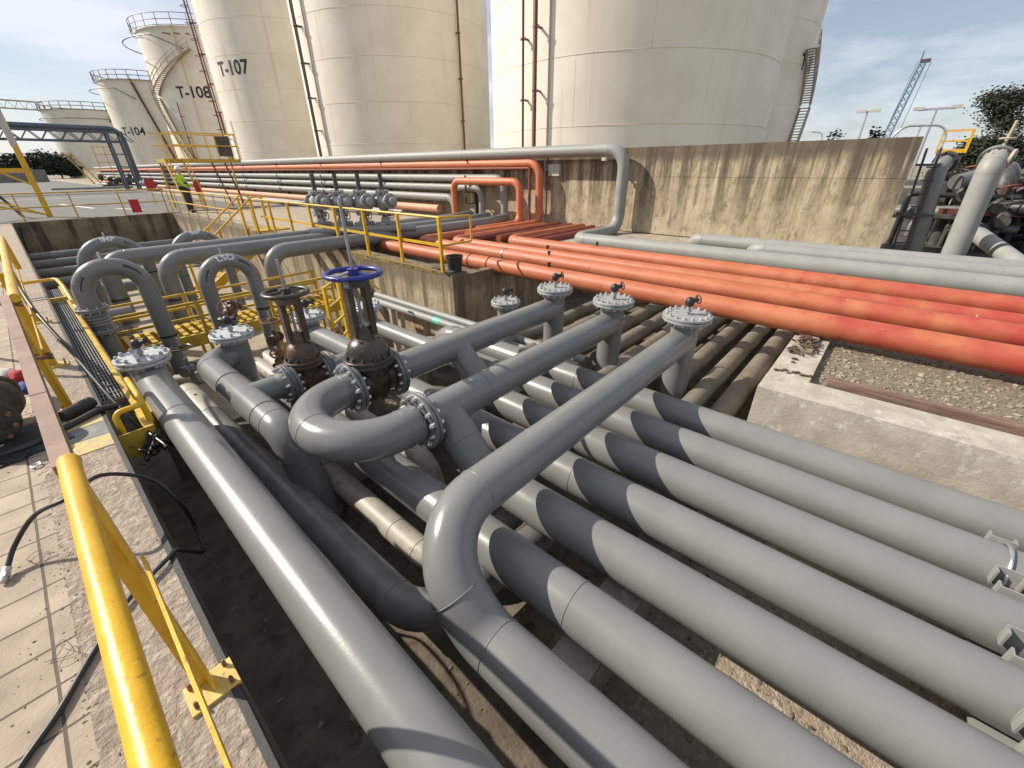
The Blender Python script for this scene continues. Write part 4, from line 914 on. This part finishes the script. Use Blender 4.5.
for k in range(8): t = (k+.5)/8; m.box((5.83, 25.6-1.2*t, PZ*(1-t)), (.64, .2, .03))
m.build('tread', 'yellow_dirty', r)
m = MB(); m.bb((7.75, 25.65, PZ+.12), (8.35, 25.75, PZ+.95)); m.build('control_panel', 'dark_steel', r)

# ================================================================ VALVE STANDS
for k, (x, y) in enumerate(((5.05, 10.75), (5.40, 10.35), (5.76, 9.95), (6.12, 9.55))):
    r = thing('valve_stand', ('dark valve stand farthest left of the four before the wall pipes', 'dark valve stand second from the left of the four', 'dark valve stand third from the left of the four', 'dark valve stand at the right end of the four, nearest the orange pipes')[k], 'valve stand', (x, y, .2), 'valve stands in a row before the wall pipes')
    m = MB(); m.cyl((x, y, .28), (x, y, .72), .07, seg=14); m.build('lower_riser', 'dark_steel', r); m = MB(); m.cyl((x, y, 1.1), (x, y, 1.55), .05, seg=12); m.build('riser', 'dark_steel', r)
    m = MB(); m.blob((x, y, .92), (.16, .16, .24), 2); m.cyl((x, y-.28, .95), (x, y+.26, .95), .11, seg=16); m.cyl((x-.24, y, .42), (x+.24, y, .42), .075, seg=14); m.blob((x, y, .50), (.12, .12, .14), 2); m.build('body', 'flange_light', r)
    for (c, a, q) in (((x, y, .68), (0, 0, 1), .165), ((x, y, 1.15), (0, 0, 1), .155), ((x, y-.30, .95), (0, 1, 0), .18), ((x, y+.28, .95), (0, 1, 0), .17), ((x, y, .33), (0, 0, 1), .165)):
        flange(r, c, a, q, .022, 8, 'flange_light', 'steel', br=.016)
    m = MB(); m.lathe((x, y-.35, .95), (0, -1, 0), [(.10, 0), (.11, .04), (.08, .09), (.03, .10)], 18); m.build('outlet_cap', 'flange_light', r)
    m = MB(); m.ring((x+.12, y-.1, .62), (.6, -1, 0), .085, .012, 18, 6); m.cyl((x, y, .62), (x+.12, y-.1, .62), .014, seg=6); m.build('handwheel', 'dark_steel', r)
m = MB(); pipe(m, [(4.6, 10.5, .33), (6.6, 9.0, .33)], .085, seg=18)
single('header_pipe', m, 'grey_dull', 'grey header pipe joining the feet of the four valve stands', 'pipe', (5.6, 9.8, .3))

# ================================================================ BUCKET, WORKER, SIGNS
r = thing('bucket', 'black plastic bucket on the corner of the mossy trench wall', 'bucket', (4.93, 5.70, 0))
m = MB(); m.lathe((4.93, 5.70, 0), (0, 0, 1), [(.115, 0), (.145, .25), (.157, .25), (.157, .278), (.144, .278), (.140, .25), (.112, .02), (.01, .018)], 24); m.build('body', 'black', r)
m = MB(); m.tube([(4.93+.155*cos(a), 5.70+.06*sin(a), .27+.0*a) for a in [radians(q) for q in range(0, 181, 15)]], .005, 6); m.build('handle', 'dark_steel', r)
m = MB(); m.box((4.78, 5.66, .02), (.18, .16, .035), .3); m.box((4.86, 6.1, .015), (.14, .26, .02), -.2)
single('steel_scrap', m, 'dark_steel', 'dark flat steel offcuts lying on the trench wall by the bucket', 'scrap', (4.8, 5.7, 0))
def person(label, loc, rz):
    r = thing('person', label, 'person', loc)
    P = dict(hip=(0, 0, .95), sp=(0, .02, 1.18), ch=(0, .03, 1.38), nk=(0, .02, 1.50), hd=(0, -.01, 1.62), ht=(0, -.01, 1.74),
             lh=(.10, 0, .92), lk=(.12, -.04, .50), la=(.12, .02, .09), lt=(.13, -.15, .04), rh=(-.10, 0, .92), rk=(-.13, .0, .50), ra=(-.14, .06, .09), rtt=(-.15, -.11, .04),
             ls=(.19, .03, 1.42), le=(.25, -.02, 1.16), lw=(.20, -.22, 1.04), lf=(.18, -.31, 1.04), rs=(-.19, .03, 1.42), re=(-.26, .0, 1.15), rw=(-.22, -.20, 1.02), rf=(-.2, -.29, 1.01))
    E = [('hip', 'sp'), ('sp', 'ch'), ('ch', 'nk'), ('nk', 'hd'), ('hd', 'ht'), ('hip', 'lh'), ('lh', 'lk'), ('lk', 'la'), ('la', 'lt'), ('hip', 'rh'), ('rh', 'rk'), ('rk', 'ra'), ('ra', 'rtt'), ('ch', 'ls'), ('ls', 'le'), ('le', 'lw'), ('lw', 'lf'), ('ch', 'rs'), ('rs', 're'), ('re', 'rw'), ('rw', 'rf')]
    RAD = dict(hip=.14, sp=.13, ch=.15, nk=.06, hd=.095, ht=.07, lh=.10, rh=.10, lk=.065, rk=.065, la=.045, ra=.045, lt=.04, rtt=.04, ls=.075, rs=.075, le=.05, re=.05, lw=.035, rw=.035, lf=.03, rf=.03)
    def skin(name, keys, edges, grow, mat, sub=2):
        ks = list(keys); me = bpy.data.meshes.new(name); Q = Matrix.Rotation(rz, 3, 'Z')
        me.from_pydata([Q @ V(P[k]) for k in ks], [(ks.index(a), ks.index(b)) for a, b in edges], [])
        o = bpy.data.objects.new(name, me); COL.objects.link(o); md = o.modifiers.new('skin', 'SKIN'); o.modifiers.new('sub', 'SUBSURF').levels = sub
        for i, k in enumerate(ks): q = RAD[k]+grow; me.skin_vertices[0].data[i].radius = (q, q)
        me.skin_vertices[0].data[0].use_root = True
        bpy.context.view_layer.update(); m2 = bpy.data.meshes.new_from_object(o.evaluated_get(bpy.context.evaluated_depsgraph_get())); bpy.data.objects.remove(o)
        m2.materials.clear(); m2.materials.append(MT[mat]); m2.polygons.foreach_set('use_smooth', [True]*len(m2.polygons))
        oo = bpy.data.objects.new(name, m2); COL.objects.link(oo); oo.parent = r; return oo
    skin('body', P.keys(), E, 0, 'skin')
    tk = ['hip', 'sp', 'ch', 'ls', 'le', 'lw', 'rs', 're', 'rw']; skin('jacket', tk, [e for e in E if e[0] in tk and e[1] in tk], .022, 'hivis')
    lk = ['hip', 'lh', 'lk', 'la', 'rh', 'rk', 'ra']; skin('trousers', lk, [e for e in E if e[0] in lk and e[1] in lk], .018, 'hivis' if False else 'cloth_dark')
    Q = Matrix.Rotation(rz, 3, 'Z'); o0 = V(loc)
    m = MB(); c = o0+Q @ V((0, -.01, 1.70)); m.lathe(c, (0, 0, 1), [(.14, -.01), (.135, .0), (.12, .06), (.08, .11), (.02, .13)], 20); m.box(c+Q @ V((0, -.14, -.005)), (.16, .10, .012), rz); m.build('helmet', 'helmet', r)
    m = MB(); m.lathe(o0+Q @ V((0, .02, 1.12)), (0, 0, 1), [(.170, 0), (.170, .09)], 20); m.build('dark_band', 'cloth_dark', r)
    m = MB(); m.lathe(o0+Q @ V((0, .01, .93)), (0, 0, 1), [(.178, 0), (.174, .12)], 20); m.build('jacket_hem', 'hivis', r)
    for s in (1, -1):
        m = MB(); m.blob(o0+Q @ V((s*.135, -.05, .05)), (.055, .14, .055), 2); m.build('boot', 'black', r)
    return r
person('worker in yellow-green hi-vis clothing with a dark band, standing by the far yellow stair', (5.35, 23.4, 0), radians(60))
def signpost(label, x, y, z, w=.42, h=.55):
    r = thing('warning_sign', label, 'sign', (x, y, 0)); m = MB(); m.bar((x-.05, y+.05, z-.3), (x-.05, y+.05, 0) if z < 1 else (x-.05, y+.05, z-.9), .04, .04); m.build('post', 'yellow_dirty', r)
    m = MB(); m.box((x, y, z), (w, .03, h), radians(-20)); m.build('plate', 'red_sign', r)
signpost('small red sign on the handrail above the dark end wall', 3.6, 24.15, .35, .32, .50)
signpost('red sign before the wall pipes, left of the worker', 5.6, 31, .95, .42, .55)
signpost('red sign before the wall pipes, right of the worker', 6.15, 24.6, .95, .26, .5)

# ================================================================ LEFT YARD: GANTRY, GATE FRAME
r = thing('gantry', 'dark blue-grey truss gantry carrying a pipe across the yard to the wall pipes', 'gantry', (9.2, 56, 0))
m = MB()
for y in (55.4, 56.6):
    for z in (4.75, 4.0): m.bar((-14, y, z), (9.4, y, z), .14, .14)
m.build('chord', 'bluegrey', r)
for y in (55.4, 56.6):
    m = MB(); x = -14.
    while x < 9.2: m.bar((x, y, 4.0), (x+.6, y, 4.75), .07, .07); m.bar((x+.6, y, 4.75), (x+1.2, y, 4.0), .07, .07); x += 1.2
    m.build('lattice', 'bluegrey', r)
for x in (8.3, 9.2):
    for y in (55.4, 56.6):
        m = MB(); m.bar((x, y, 4.8), (x, y, 0), .16, .16); m.build('leg', 'bluegrey', r)
m = MB()
for z in (1, 2, 3): m.bar((8.3, 55.4, z), (9.2, 55.4, z), .1, .1)
m.build('tie', 'bluegrey', r)
m = MB(); pipe(m, [(-14, 55.7, 5.0), (9.35, 55.7, 5.0), (9.35, 55.7, .6), (9.35, 50, .6)], .22, .8, seg=18); 
single('gantry_pipe', m, 'bluegrey', 'dark pipe lying on the truss gantry and bending down at its end', 'pipe', (9.9, 55.7, 0))
r = thing('barrier_frame', 'yellow barrier post with braces and a white upper pole at the left edge', 'barrier', (1.06, 26.2, 0))
m = MB(); m.bb((.98, 26.1, 0), (1.16, 26.25, 2.6)); m.build('post', 'yellow', r)
m = MB(); m.cyl((1.06, 26.2, 2.5), (1.06, 26.2, 4.6), .11, seg=14); m.build('pole', 'box', r)
m = MB(); m.bb((-3.5, 26.12, 1.62), (1.0, 26.22, 1.78)); m.bar((1.0, 26.18, 1.2), (.3, 26.18, 1.66), .07, .07); m.bar((1.0, 26.18, .1), (-.9, 26.18, 1.0), .06, .06); m.bar((1.0, 26.1, 0.1), (-1.4, 25.4, .9), .06, .06); m.build('arm', 'yellow', r)
m = MB(); m.bar((.35, 27.2, 0), (-.15, 27.2, 1.1), .12, .10); single('black_post', m, 'dark_steel', 'short black leaning post beside the yellow barrier', 'post', (.3, 27.2, 0))
m = MB(); m.bar((-.6, 24.35, .05), (-.62, 23.9, -1.1), .1, .1); 
for k in range(6): m.blob((-.05-.02*k, 23.85-.35*k*.3, -.25-.14*k), (.12, .12, .22), 2, .2, k)
single('rubber_fender', m, 'black', 'black rubber hose bundle hanging at the left end of the dark wall', 'hose', (-.3, 23.8, -.8))
r = thing('steel_stair', 'thin yellow steel stair and landing in front of the farthest tank', 'stair', (8.5, 75, 0))
m = MB(); m.bar((6.6, 75, 3.6), (8.2, 75, .3), .1, .12); m.bar((7.2, 75, 3.6), (8.8, 75, .3), .1, .12); m.build('stringer', 'yellow_dirty', r)
m = MB()
for x in (9.2, 10.2, 11.2): m.bar((x, 74, 0), (x, 74, 4.2), .08, .08)
for z in (2.6, 3.4, 4.2): m.bar((9.2, 74, z), (11.2, 74, z), .08, .08)
m.build('landing', 'yellow_dirty', r)
m = MB()
for z in (15.6, 17.3): m.bar((5, 173, z), (15.5, 173, z), .18, .18); m.bar((5, 174.4, z), (15.5, 174.4, z), .18, .18)
x = 5.
while x < 15.4: m.bar((x, 173, 15.6), (x+.9, 173, 17.3), .1, .1); m.bar((x+.9, 173, 17.3), (x+1.8, 173, 15.6), .1, .1); x += 1.8
single('footbridge', m, 'steel_cream', 'thin lattice footbridge reaching the top of the farthest tank', 'footbridge', (10, 173, 15))
r = thing('pump_skid', 'cluster of dark pumps and pipes in front of the far low wall', 'pump', (9.5, 66, 0))
m = MB(); rr = random.Random(2)
for k in range(9): x = 8+.35*k; m.blob((x, 66+rr.uniform(-1, 1), .5+rr.uniform(-.2, .6)), (.28, .3, .4), 1, .3, k)
m.bb((7.8, 65.2, 0), (11.2, 66.8, .35)); m.build('machine', 'dark_steel', r)
for k in range(6):
    m = MB(); pipe(m, [(3.5+.9*k, 62, .15), (10.4, 62+.6*k, .15)], .09, seg=10); single('ground_pipe', m, 'grey_dull', 'thin pipe lying across the far yard', 'pipe', (8, 62, 0), 'thin pipes across the far yard')

# ================================================================ HOSES AND THINGS ON THE PAVING
def smooth(pts, n=10):
    P = [V(p) for p in pts]; P = [P[0]*2-P[1]]+P+[P[-1]*2-P[-2]]; out = []
    for i in range(1, len(P)-2):
        for k in range(n):
            t = k/n; a, b, c, d = P[i-1], P[i], P[i+1], P[i+2]
            out.append(.5*((2*b)+(c-a)*t+(2*a-5*b+4*c-d)*t*t+(3*b-a-3*c+d)*t**3))
    return out+[P[-2]]
r = thing('hose', 'black rubber hose looping from the paving past the yellow handrail into the trench', 'hose', (-.4, 2, 0))
m = MB(); m.tube(smooth([(-.594, 2.59, .03), (-.538, 2.655, .1), (-.427, 2.634, .22), (-.298, 2.56, .28), (-.166, 2.73, .24), (-.005, 2.85, .03), (.06, 2.80, -.18), (.07, 2.85, -.42), (.05, 2.62, -.44), (.0, 2.42, -.25), (-.05, 2.2, -.02), (-.10, 2.11, .02), (-.256, 1.99, .02), (-.384, 1.827, .0145), (-.494, 1.653, .0145), (-.593, 1.532, .0145), (-.72, 1.36, .0145)]), .0105, 12); m.build('tube', 'black', r)
m = MB(); m.cyl((-.590, 2.60, .035), (-.612, 2.535, .018), .016, seg=12); m.cyl((-.600, 2.57, .027), (-.606, 2.552, .022), .020, seg=6); m.build('fitting', 'steel', r)
m = MB(); m.tube(smooth([(-.21, 7.4, .92), (-.2, 6.6, .72), (-.16, 5.6, .55), (-.06, 4.9, .25), (.02, 4.3, .0), (.12, 3.9, -.2), (.3, 3.7, -.35)]), .014, 10)
single('cable', m, 'black', 'thin black cable slung from the far handrail down to the walkway end', 'cable', (-.1, 5, .3))
m = MB()
rr = random.Random(4)
for k in range(4): m.tube(smooth([(.02+rr.uniform(-.02, .15), 3.55+rr.uniform(-.1, .25), -.12+rr.uniform(-.08, .06)) for _ in range(7)], 6), .009, 8)
single('cable_coil', m, 'black', 'tangle of black cables hanging at the trench edge', 'cable', (.1, 3.5, -.3))
m = MB(); m.tube(smooth([(-.5+.03*cos(a)*(1+.3*sin(3*a)), 2.62+.05*sin(a), .012) for a in [k*.7 for k in range(16)]], 4), .0012, 5); m.tube(smooth([(-.47, 1.95, .01), (-.45, 1.9, .05), (-.5, 1.88, .02), (-.46, 1.96, .03), (-.44, 1.88, .01), (-.52, 1.92, .01)], 6), .0012, 5)
single('wire_scrap', m, 'dark_steel', 'tangled thin rusty wire lying on the paving', 'wire', (-.48, 2.3, 0))
m = MB(); m.tube([(-.33, 1.62, .012), (-.31, 1.05, .012)], .008, 8)
single('rebar', m, 'rust', 'short rusty bar lying on the kerb by the handrail', 'bar', (-.32, 1.3, 0))
r = thing('old_valve', 'greasy black old valve body lying on the paving at the left edge', 'valve', (-.56, 4.4, 0))
gm = nmat('greasy_black_iron', (.012, .012, .010), (.04, .036, .028), 14, .5, bump=.6, bscale=30, c3=(.07, .045, .03), s3=18, lo3=.56, hi3=.66)
m = MB(); m.lathe((-.60, 4.12, .20), (.12, 1, .05), [(.13, 0), (.13, .03), (.09, .05), (.10, .12), (.155, .22), (.165, .30), (.14, .38), (.09, .44), (.13, .47), (.13, .50)], 30); m.lathe((-.57, 4.38, .20), (-.3, .1, 1), [(.10, .05), (.10, .18), (.15, .19), (.15, .23), (.07, .24), (.06, .33)], 24); m.build('body', gm, r)
flange(r, (-.605, 4.08, .198), (.12, 1, .05), .17, .02, 10, gm, 'rust', br=.014)
m = MB(); m.box((-.52, 4.05, .008), (.42, .5, .012), .25); m.box((-.62, 3.86, .02), (.30, .10, .010), -.4, ); single('rubber_mat', m, 'black', 'torn black rubber mats under the greasy old valve', 'mat', (-.52, 4.05, 0))
for mt, c, d, nm in (('cloth_red', (-.42, 4.90, .20), (.05, .09, .06), 'crumpled red cloth behind the greasy old valve'), ('cloth_blue', (-.40, 4.74, .15), (.05, .09, .05), 'crumpled blue cloth behind the greasy old valve'), ('cloth_white', (-.48, 4.98, .22), (.06, .10, .05), 'pale crumpled cloth behind the greasy old valve')):
    m = MB(); m.blob(c, d, 3, .22, 2); single('rag', m, mt, nm, 'cloth', c, angle=70)
m = MB(); m.tube(smooth([(-.75, 3.95, .02), (-.5, 3.92, .025), (-.35, 4.0, .02), (-.1, 4.15, .03), (.02, 4.2, .01)]), .022, 10); m.tube([(-.28, 4.2, .045), (-.10, 4.34, .045)], .045, 14)
single('rubber_strip', m, 'black', 'black rubber roll and strip lying across the kerb by the painted stripes', 'hose', (-.3, 4.1, 0))
m = MB(); m.ring((-.455, 3.62, .012), (0, 0, 1), .022, .006, 18, 8)
single('steel_ring', m, 'steel', 'small steel ring lying on the paving below the old valve', 'ring', (-.455, 3.62, 0))

# ================================================================ BEYOND THE WALL END (RIGHT)
r = thing('riser_column', 'tall grey pipe standing up at the right edge, with a rounded top and a stem', 'pipe', (10.6, -.93, 0))
m = MB(); pipe(m, [(10.6, -.93, -.05), (10.6, -.87, 1.56), (10.78, -.90, 1.72)], .16, .14, seg=26); m.lathe((10.6, -.93, 0), (0, 0, 1), [(.22, 0), (.205, .05), (.16, .13)], 26); m.build('column', 'grey_dull', r)
m = MB(); m.cyl((10.72, -.90, 1.70), (10.72, -.93, 2.22), .022, seg=8); m.ring((10.72, -.92, 1.98), (0, 0, 1), .09, .015, 16, 6); m.ring((10.7, -.80, 1.72), (0, 1, .3), .09, .022, 16, 6); m.ring((10.72, -1.06, 1.70), (.2, 1, .1), .11, .03, 16, 6); m.build('stem', 'steel_cream', r)
flange(r, (10.80, -.90, 1.70), (.9, -.15, .5), .21, .03, 10, 'grey_dark', 'dark_steel', br=.02)
r = thing('riser_column', 'shaded grey pipe standing close behind the end of the bund wall', 'pipe', (12.2, -.44, 0))
m = MB(); pipe(m, [(12.2, -.46, -.05), (12.2, -.29, 1.52), (12.4, -.36, 1.66)], .15, .15, seg=22); m.build('column', 'grey', r)
flange(r, (12.42, -.37, 1.66), (.9, -.3, .4), .20, .03, 8, 'dark_steel', 'dark_steel', br=.02)
m = MB(); pipe(m, [(9.9, -1.80, .14), (11.3, -1.19, .50), (12.2, -.95, .52)], .125, .3, seg=22)
r = thing('branch_pipe', 'short inclined grey pipe with a black rubber sleeve at the right edge', 'pipe', (10.6, -1.5, 0)); m.build('tube', 'grey_dull', r)
m = MB(); m.cyl((10.62, -1.486, .325), (10.70, -1.451, .346), .130, seg=22); m.build('sleeve', 'black', r)
r = thing('hoop_ladder', 'curved thin grey hoop rail rising behind the end of the bund wall', 'rail', (12.2, -.2, 0))
m = MB(); m.tube(rnd([(12.2, .56, 1.0), (12.2, .56, 2.30), (12.3, -.22, 2.28), (12.2, -.22, 1.0)], .22, 6)[0], .018, 10); m.tube([(12.25, .2, 2.29), (12.25, .2, 1.2)], .016, 8); m.build('hoop', 'steel', r)
m = MB(); m.bar((11.95, -.12, 0), (11.95, -.02, 1.9), .04, .04); m.bar((12.0, -.30, 0), (12.0, -.22, 1.9), .04, .04); m.bar((11.9, .05, .75), (11.9, -1.0, .72), .06, .06); m.bar((11.9, .05, 1.62), (11.9, -.3, 1.62), .04, .04)
for k in range(7): m.bar((11.95, -.12, .2+.23*k), (12.0, -.30, .2+.23*k), .025, .025)
m.build('ladder', 'dark_steel', r)
r = thing('access_platform', 'small yellow railed platform beyond the end of the wall', 'platform', (16, -.7, 0))
m = MB(); m.bb((15.6, -.74, 1.86), (16.2, -.22, 1.94)); m.build('deck', 'yellow', r)
m = MB()
for z in (2.12, 2.34):
    for a, b in (((15.6, -.22), (15.6, -.74)), ((16.2, -.22), (16.2, -.74)), ((15.6, -.74), (16.2, -.74)), ((15.6, -.22), (16.2, -.22))): m.bar((a[0], a[1], z), (b[0], b[1], z), .022, .022)
for x in (15.6, 16.2):
    for y in (-.22, -.74): m.bar((x, y, 1.86), (x, y, 2.345), .03, .03)
m.build('railing', 'yellow', r)
for x in (15.65, 16.15):
    for y in (-.26, -.70): m = MB(); m.bar((x, y, 0), (x, y, 1.86), .03, .03); m.build('leg', 'dark_steel', r)
# clutter of dark pipework and valves
rr = random.Random(21)
CL = 'dark pipes in the shaded pump area beyond the wall'
for k in range(80):
    d = rr.uniform(12.9, 17.5); b = radians(rr.uniform(-13, -1.5)); x, y = d*cos(b), d*sin(b); z = rr.uniform(.05, 1.30); a = rr.uniform(0, pi); L = rr.uniform(.5, 1.9)
    m = MB(); R_ = rr.choice((.05, .08, .11, .14)); mat = rr.choice(('dark_steel', 'grey_dark', 'black', 'rust_red', 'black', 'valve', 'black', 'valve', 'dark_steel'))
    p0 = V((x-L/2*cos(a), y-L/2*sin(a), z)); p1 = V((x+L/2*cos(a), y+L/2*sin(a), z+rr.uniform(-.15, .15)))
    if k % 3 == 0: pipe(m, [p0, p1, (p1.x, p1.y, 0)], R_, R_*2, seg=12)
    elif k % 3 == 1: pipe(m, [(p0.x, p0.y, 0), (p0.x, p0.y, z+.3), p1], R_, R_*2, seg=12)
    else: pipe(m, [p0, p1], R_, seg=12)
    single('yard_pipe', m, mat, 'dark pipe among the crowded pipework beyond the end of the wall', 'pipe', p0, CL)
for k in range(22):
    d = rr.uniform(12.6, 16); b = radians(rr.uniform(-12, -2)); x, y = d*cos(b), d*sin(b); z = rr.uniform(.7, 1.6)
    r = thing('yard_valve', 'dark handwheel valve among the crowded pipework beyond the wall', 'valve', (x, y, 0), 'handwheel valves in the shaded pump area')
    m = MB(); m.cyl((x, y, 0), (x, y, z-.2), .05, seg=10); m.blob((x, y, z-.35), (.14, .14, .18), 2); m.cyl((x-.2, y, z-.35), (x+.2, y, z-.35), .11, seg=12); m.build('body', 'dark_steel', r)
    m = MB(); m.ring((x, y, z), (rr.uniform(-.4, .4), rr.uniform(-.4, .4), 1), rr.uniform(.13, .2), .018, 18, 6); m.cyl((x, y, z-.3), (x, y, z+.1), .015, seg=6); m.build('handwheel', rr.choice(('rust_red', 'dark_steel', 'valve')), r)
for k, (a, b_) in enumerate((((13.4, -.9, .2), (13.6, -2.6, 1.2)), ((14.2, -1.0, 1.25), (14.4, -4, 1.25)), ((13.0, -.6, .75), (13.2, -3.2, .75)), ((14, -.7, .5), (14, -1.2, 1.7)))):
    m = MB(); m.bar(a, b_, .09, .11); single('steel_beam', m, 'rust_red', 'rusty red steel beam among the crowded pipework beyond the wall', 'beam', a, 'rusty beams in the pump area')
m = MB(); m.bb((30, -12, 0), (38, -3.4, 2.4)); m.bb((29.9, -12.1, 2.4), (38.1, -3.3, 2.55))
single('shed', m, 'helmet', 'low white shed far behind the tree at the right edge', 'shed', (34, -8, 0))
m = MB(); m.bb((19.2, -7, 0), (19.5, -.9, .95)); single('low_wall', m, 'wall_dark', 'low pale wall behind the crowded pipework', 'wall', (19.3, -3, 0))
# crane and masts
r = thing('harbour_crane', 'blue lattice crane boom rising far behind the wall', 'crane', (150, 7.4, 0))
D = 150
def bp(deg, z, d=D): return V((d*cos(radians(deg)), d*sin(radians(deg)), z))
b0, b1 = bp(3.4, 2), bp(2.45, 21.9)
m = MB(); sx = V((0, 1, 0))*.7; sy = V((1, 0, 0))*.7
cs = [(a, b) for a in (-1, 1) for b in (-1, 1)]
for a, b in cs: m.bar(b0+sx*a+sy*b, b1+sx*a*.7+sy*b*.7, .26, .26)
N_ = 16
for i in range(N_):
    p = b0.lerp(b1, i/N_); q = b0.lerp(b1, (i+1)/N_); s = 1-.3*i/N_
    for k in range(4):
        c0, c1_ = cs[(0, 1, 3, 2)[k]], cs[(0, 1, 3, 2)[(k+1) % 4]]
        m.bar(p+sx*c0[0]*s+sy*c0[1]*s, q+sx*c1_[0]*s+sy*c1_[1]*s, .14, .14)
m.build('boom', 'crane', r)
m = MB(); m.box(b1+V((0, -.4, .3)), (1.2, 1.7, .6)); m.bar(b1+V((0, .5, 0)), b1+V((0, .5, 2.2)), .2, .2); m.build('head', 'dark_steel', r)
m = MB(); m.bar(b1+V((0, -1.4, 0)), bp(2.45, 4), .09, .09); m.bar(b1+V((0, 1, .5)), bp(3.6, 2), .09, .09); m.build('cable', 'dark_steel', r)
m = MB(); m.box(b0+V((0, .5, -1)), (4, 4, 3)); m.box(b0+V((0, .3, 2.6)), (1.8, 2.0, 2.2)); m.build('cab', 'crane', r)
def mast(label, deg, d, z, head):
    c = bp(deg, 0, d); r = thing('light_mast', label, 'mast', c); m = MB(); m.cyl(c, c+V((0, 0, z)), d*.0022, d*.0013, seg=10); m.build('pole', 'steel', r)
    for s in head:
        m = MB(); m.box(c+V((0, s, z+.1)), (.7, d*.013, d*.004)); m.build('floodlight', 'box', r)
    m = MB(); m.bar(c+V((0, min(head), z)), c+V((0, max(head), z)), .18, .2); m.build('crossarm', 'steel', r); return r
mast('slim floodlight mast far behind the wall, left of the crane', 5.2, 110, 10.0, (-1.1, .9))
mast('floodlight mast with a wide crossarm, right of the crane', .3, 70, 6.8, (-1.5, 1.5))
c = bp(8.2, 0, 90); r = thing('street_lamp', 'small curved street lamp just above the wall top', 'street lamp', c)
m = MB(); m.tube(rnd([c, c+V((0, 0, 6.0)), c+V((0, 1.6, 6.2))], .8, 5)[0], .10, 8); m.build('pole', 'steel', r); m = MB(); m.box(c+V((0, 1.8, 6.2)), (.3, .8, .15)); m.build('lamp_head', 'box', r)
# ================================================================ TREES
def tree(label, base, h, cr, n, leaf, seed, trunk_h=.35, group=None, cone=False, spiky=False):
    rr = random.Random(seed); b = V(base); r = thing('tree', label, 'tree', base, group)
    m = MB(); top = b+V((0, 0, h*.8)); m.tube([b, b+V((.05*h*.3, 0, h*.3)), top], [.035*h, .026*h, .008*h], 8)
    tips = []
    for k in range(14):
        t = rr.uniform(trunk_h, .78); a = rr.uniform(0, 2*pi); L = cr*rr.uniform(.5, .95)*(1.0-.5*(t-trunk_h))
        p0 = b.lerp(top, t); p1 = p0+V((cos(a)*L, sin(a)*L, L*rr.uniform(.2, .8))); m.tube([p0, p0.lerp(p1, .5)+V((0, 0, .05*h)), p1], [.012*h, .008*h, .003*h], 6); tips.append(p1); tips.append(p0.lerp(p1, .6))
    m.build('trunk', 'bark', r)
    m = MB(); cl = tips+[b+V((rr.gauss(0, cr*.45), rr.gauss(0, cr*.45), h*rr.uniform(trunk_h, 1.0))) for _ in range(16)]
    for i in range(n):
        c = rr.choice(cl); s = cr*.26; p = c+V((rr.gauss(0, s), rr.gauss(0, s), rr.gauss(0, s*.75)))
        if p.z < b.z+h*trunk_h*.6: continue
        d = V((rr.gauss(0, 1), rr.gauss(0, 1), rr.gauss(.3, .8))).normalized(); u, w = perp(d); q = leaf*rr.uniform(.6, 1.5)
        m.add([p-u*q-w*q*.15, p+w*q*.5, p+u*q+w*q*.1, p-w*q*.55], [(0, 1, 2, 3)])
    m.build('crown', 'leaf', r, angle=180); return r
tree('dark bushy tree behind the pump area at the right edge', (21, -1.5, 0), 3.35, .72, 46000, .036, 5, .2)
tree('dark tree top at the far right edge, behind the tall grey pipe', (23, -3.1, 0), 3.0, 1.0, 26000, .042, 8, .16, 'x')
del bpy.data.objects['tree.001']['group']
for k, (deg, d, h, cr, nm) in enumerate(((85.7, 170, 5.6, 3.4, 'broad round dark tree beyond the far boundary wall, nearest the tanks'), (86.7, 175, 5.4, 3.2, 'round dark tree beyond the boundary wall, second from the tanks'), (88.6, 172, 5.0, 2.6, 'round dark tree beyond the boundary wall at the left edge'), (84.9, 168, 3.6, 1.6, 'small dark tree beyond the boundary wall beside the farthest tank'))):
    tree(nm, bp(deg, 0, d), h, cr, 4200, .28, 30+k, .25, 'trees beyond the boundary wall')
tree('small dark tree top just above the bund wall, left of the crane', bp(6.6, 0, 60), 4.6, .9, 900, .16, 50, .4, 'tree tops behind the bund wall')
tree('small dark tree top just above the bund wall, at the foot of the crane', bp(4.1, 0, 60), 4.6, .9, 900, .16, 51, .4, 'tree tops behind the bund wall')
# ---------------------------------------------------------------- tidy
for o in bpy.data.objects:
    if '_org' in o: del o['_org']
for mm in bpy.data.materials:
    if 'helpers' in mm: del mm['helpers']
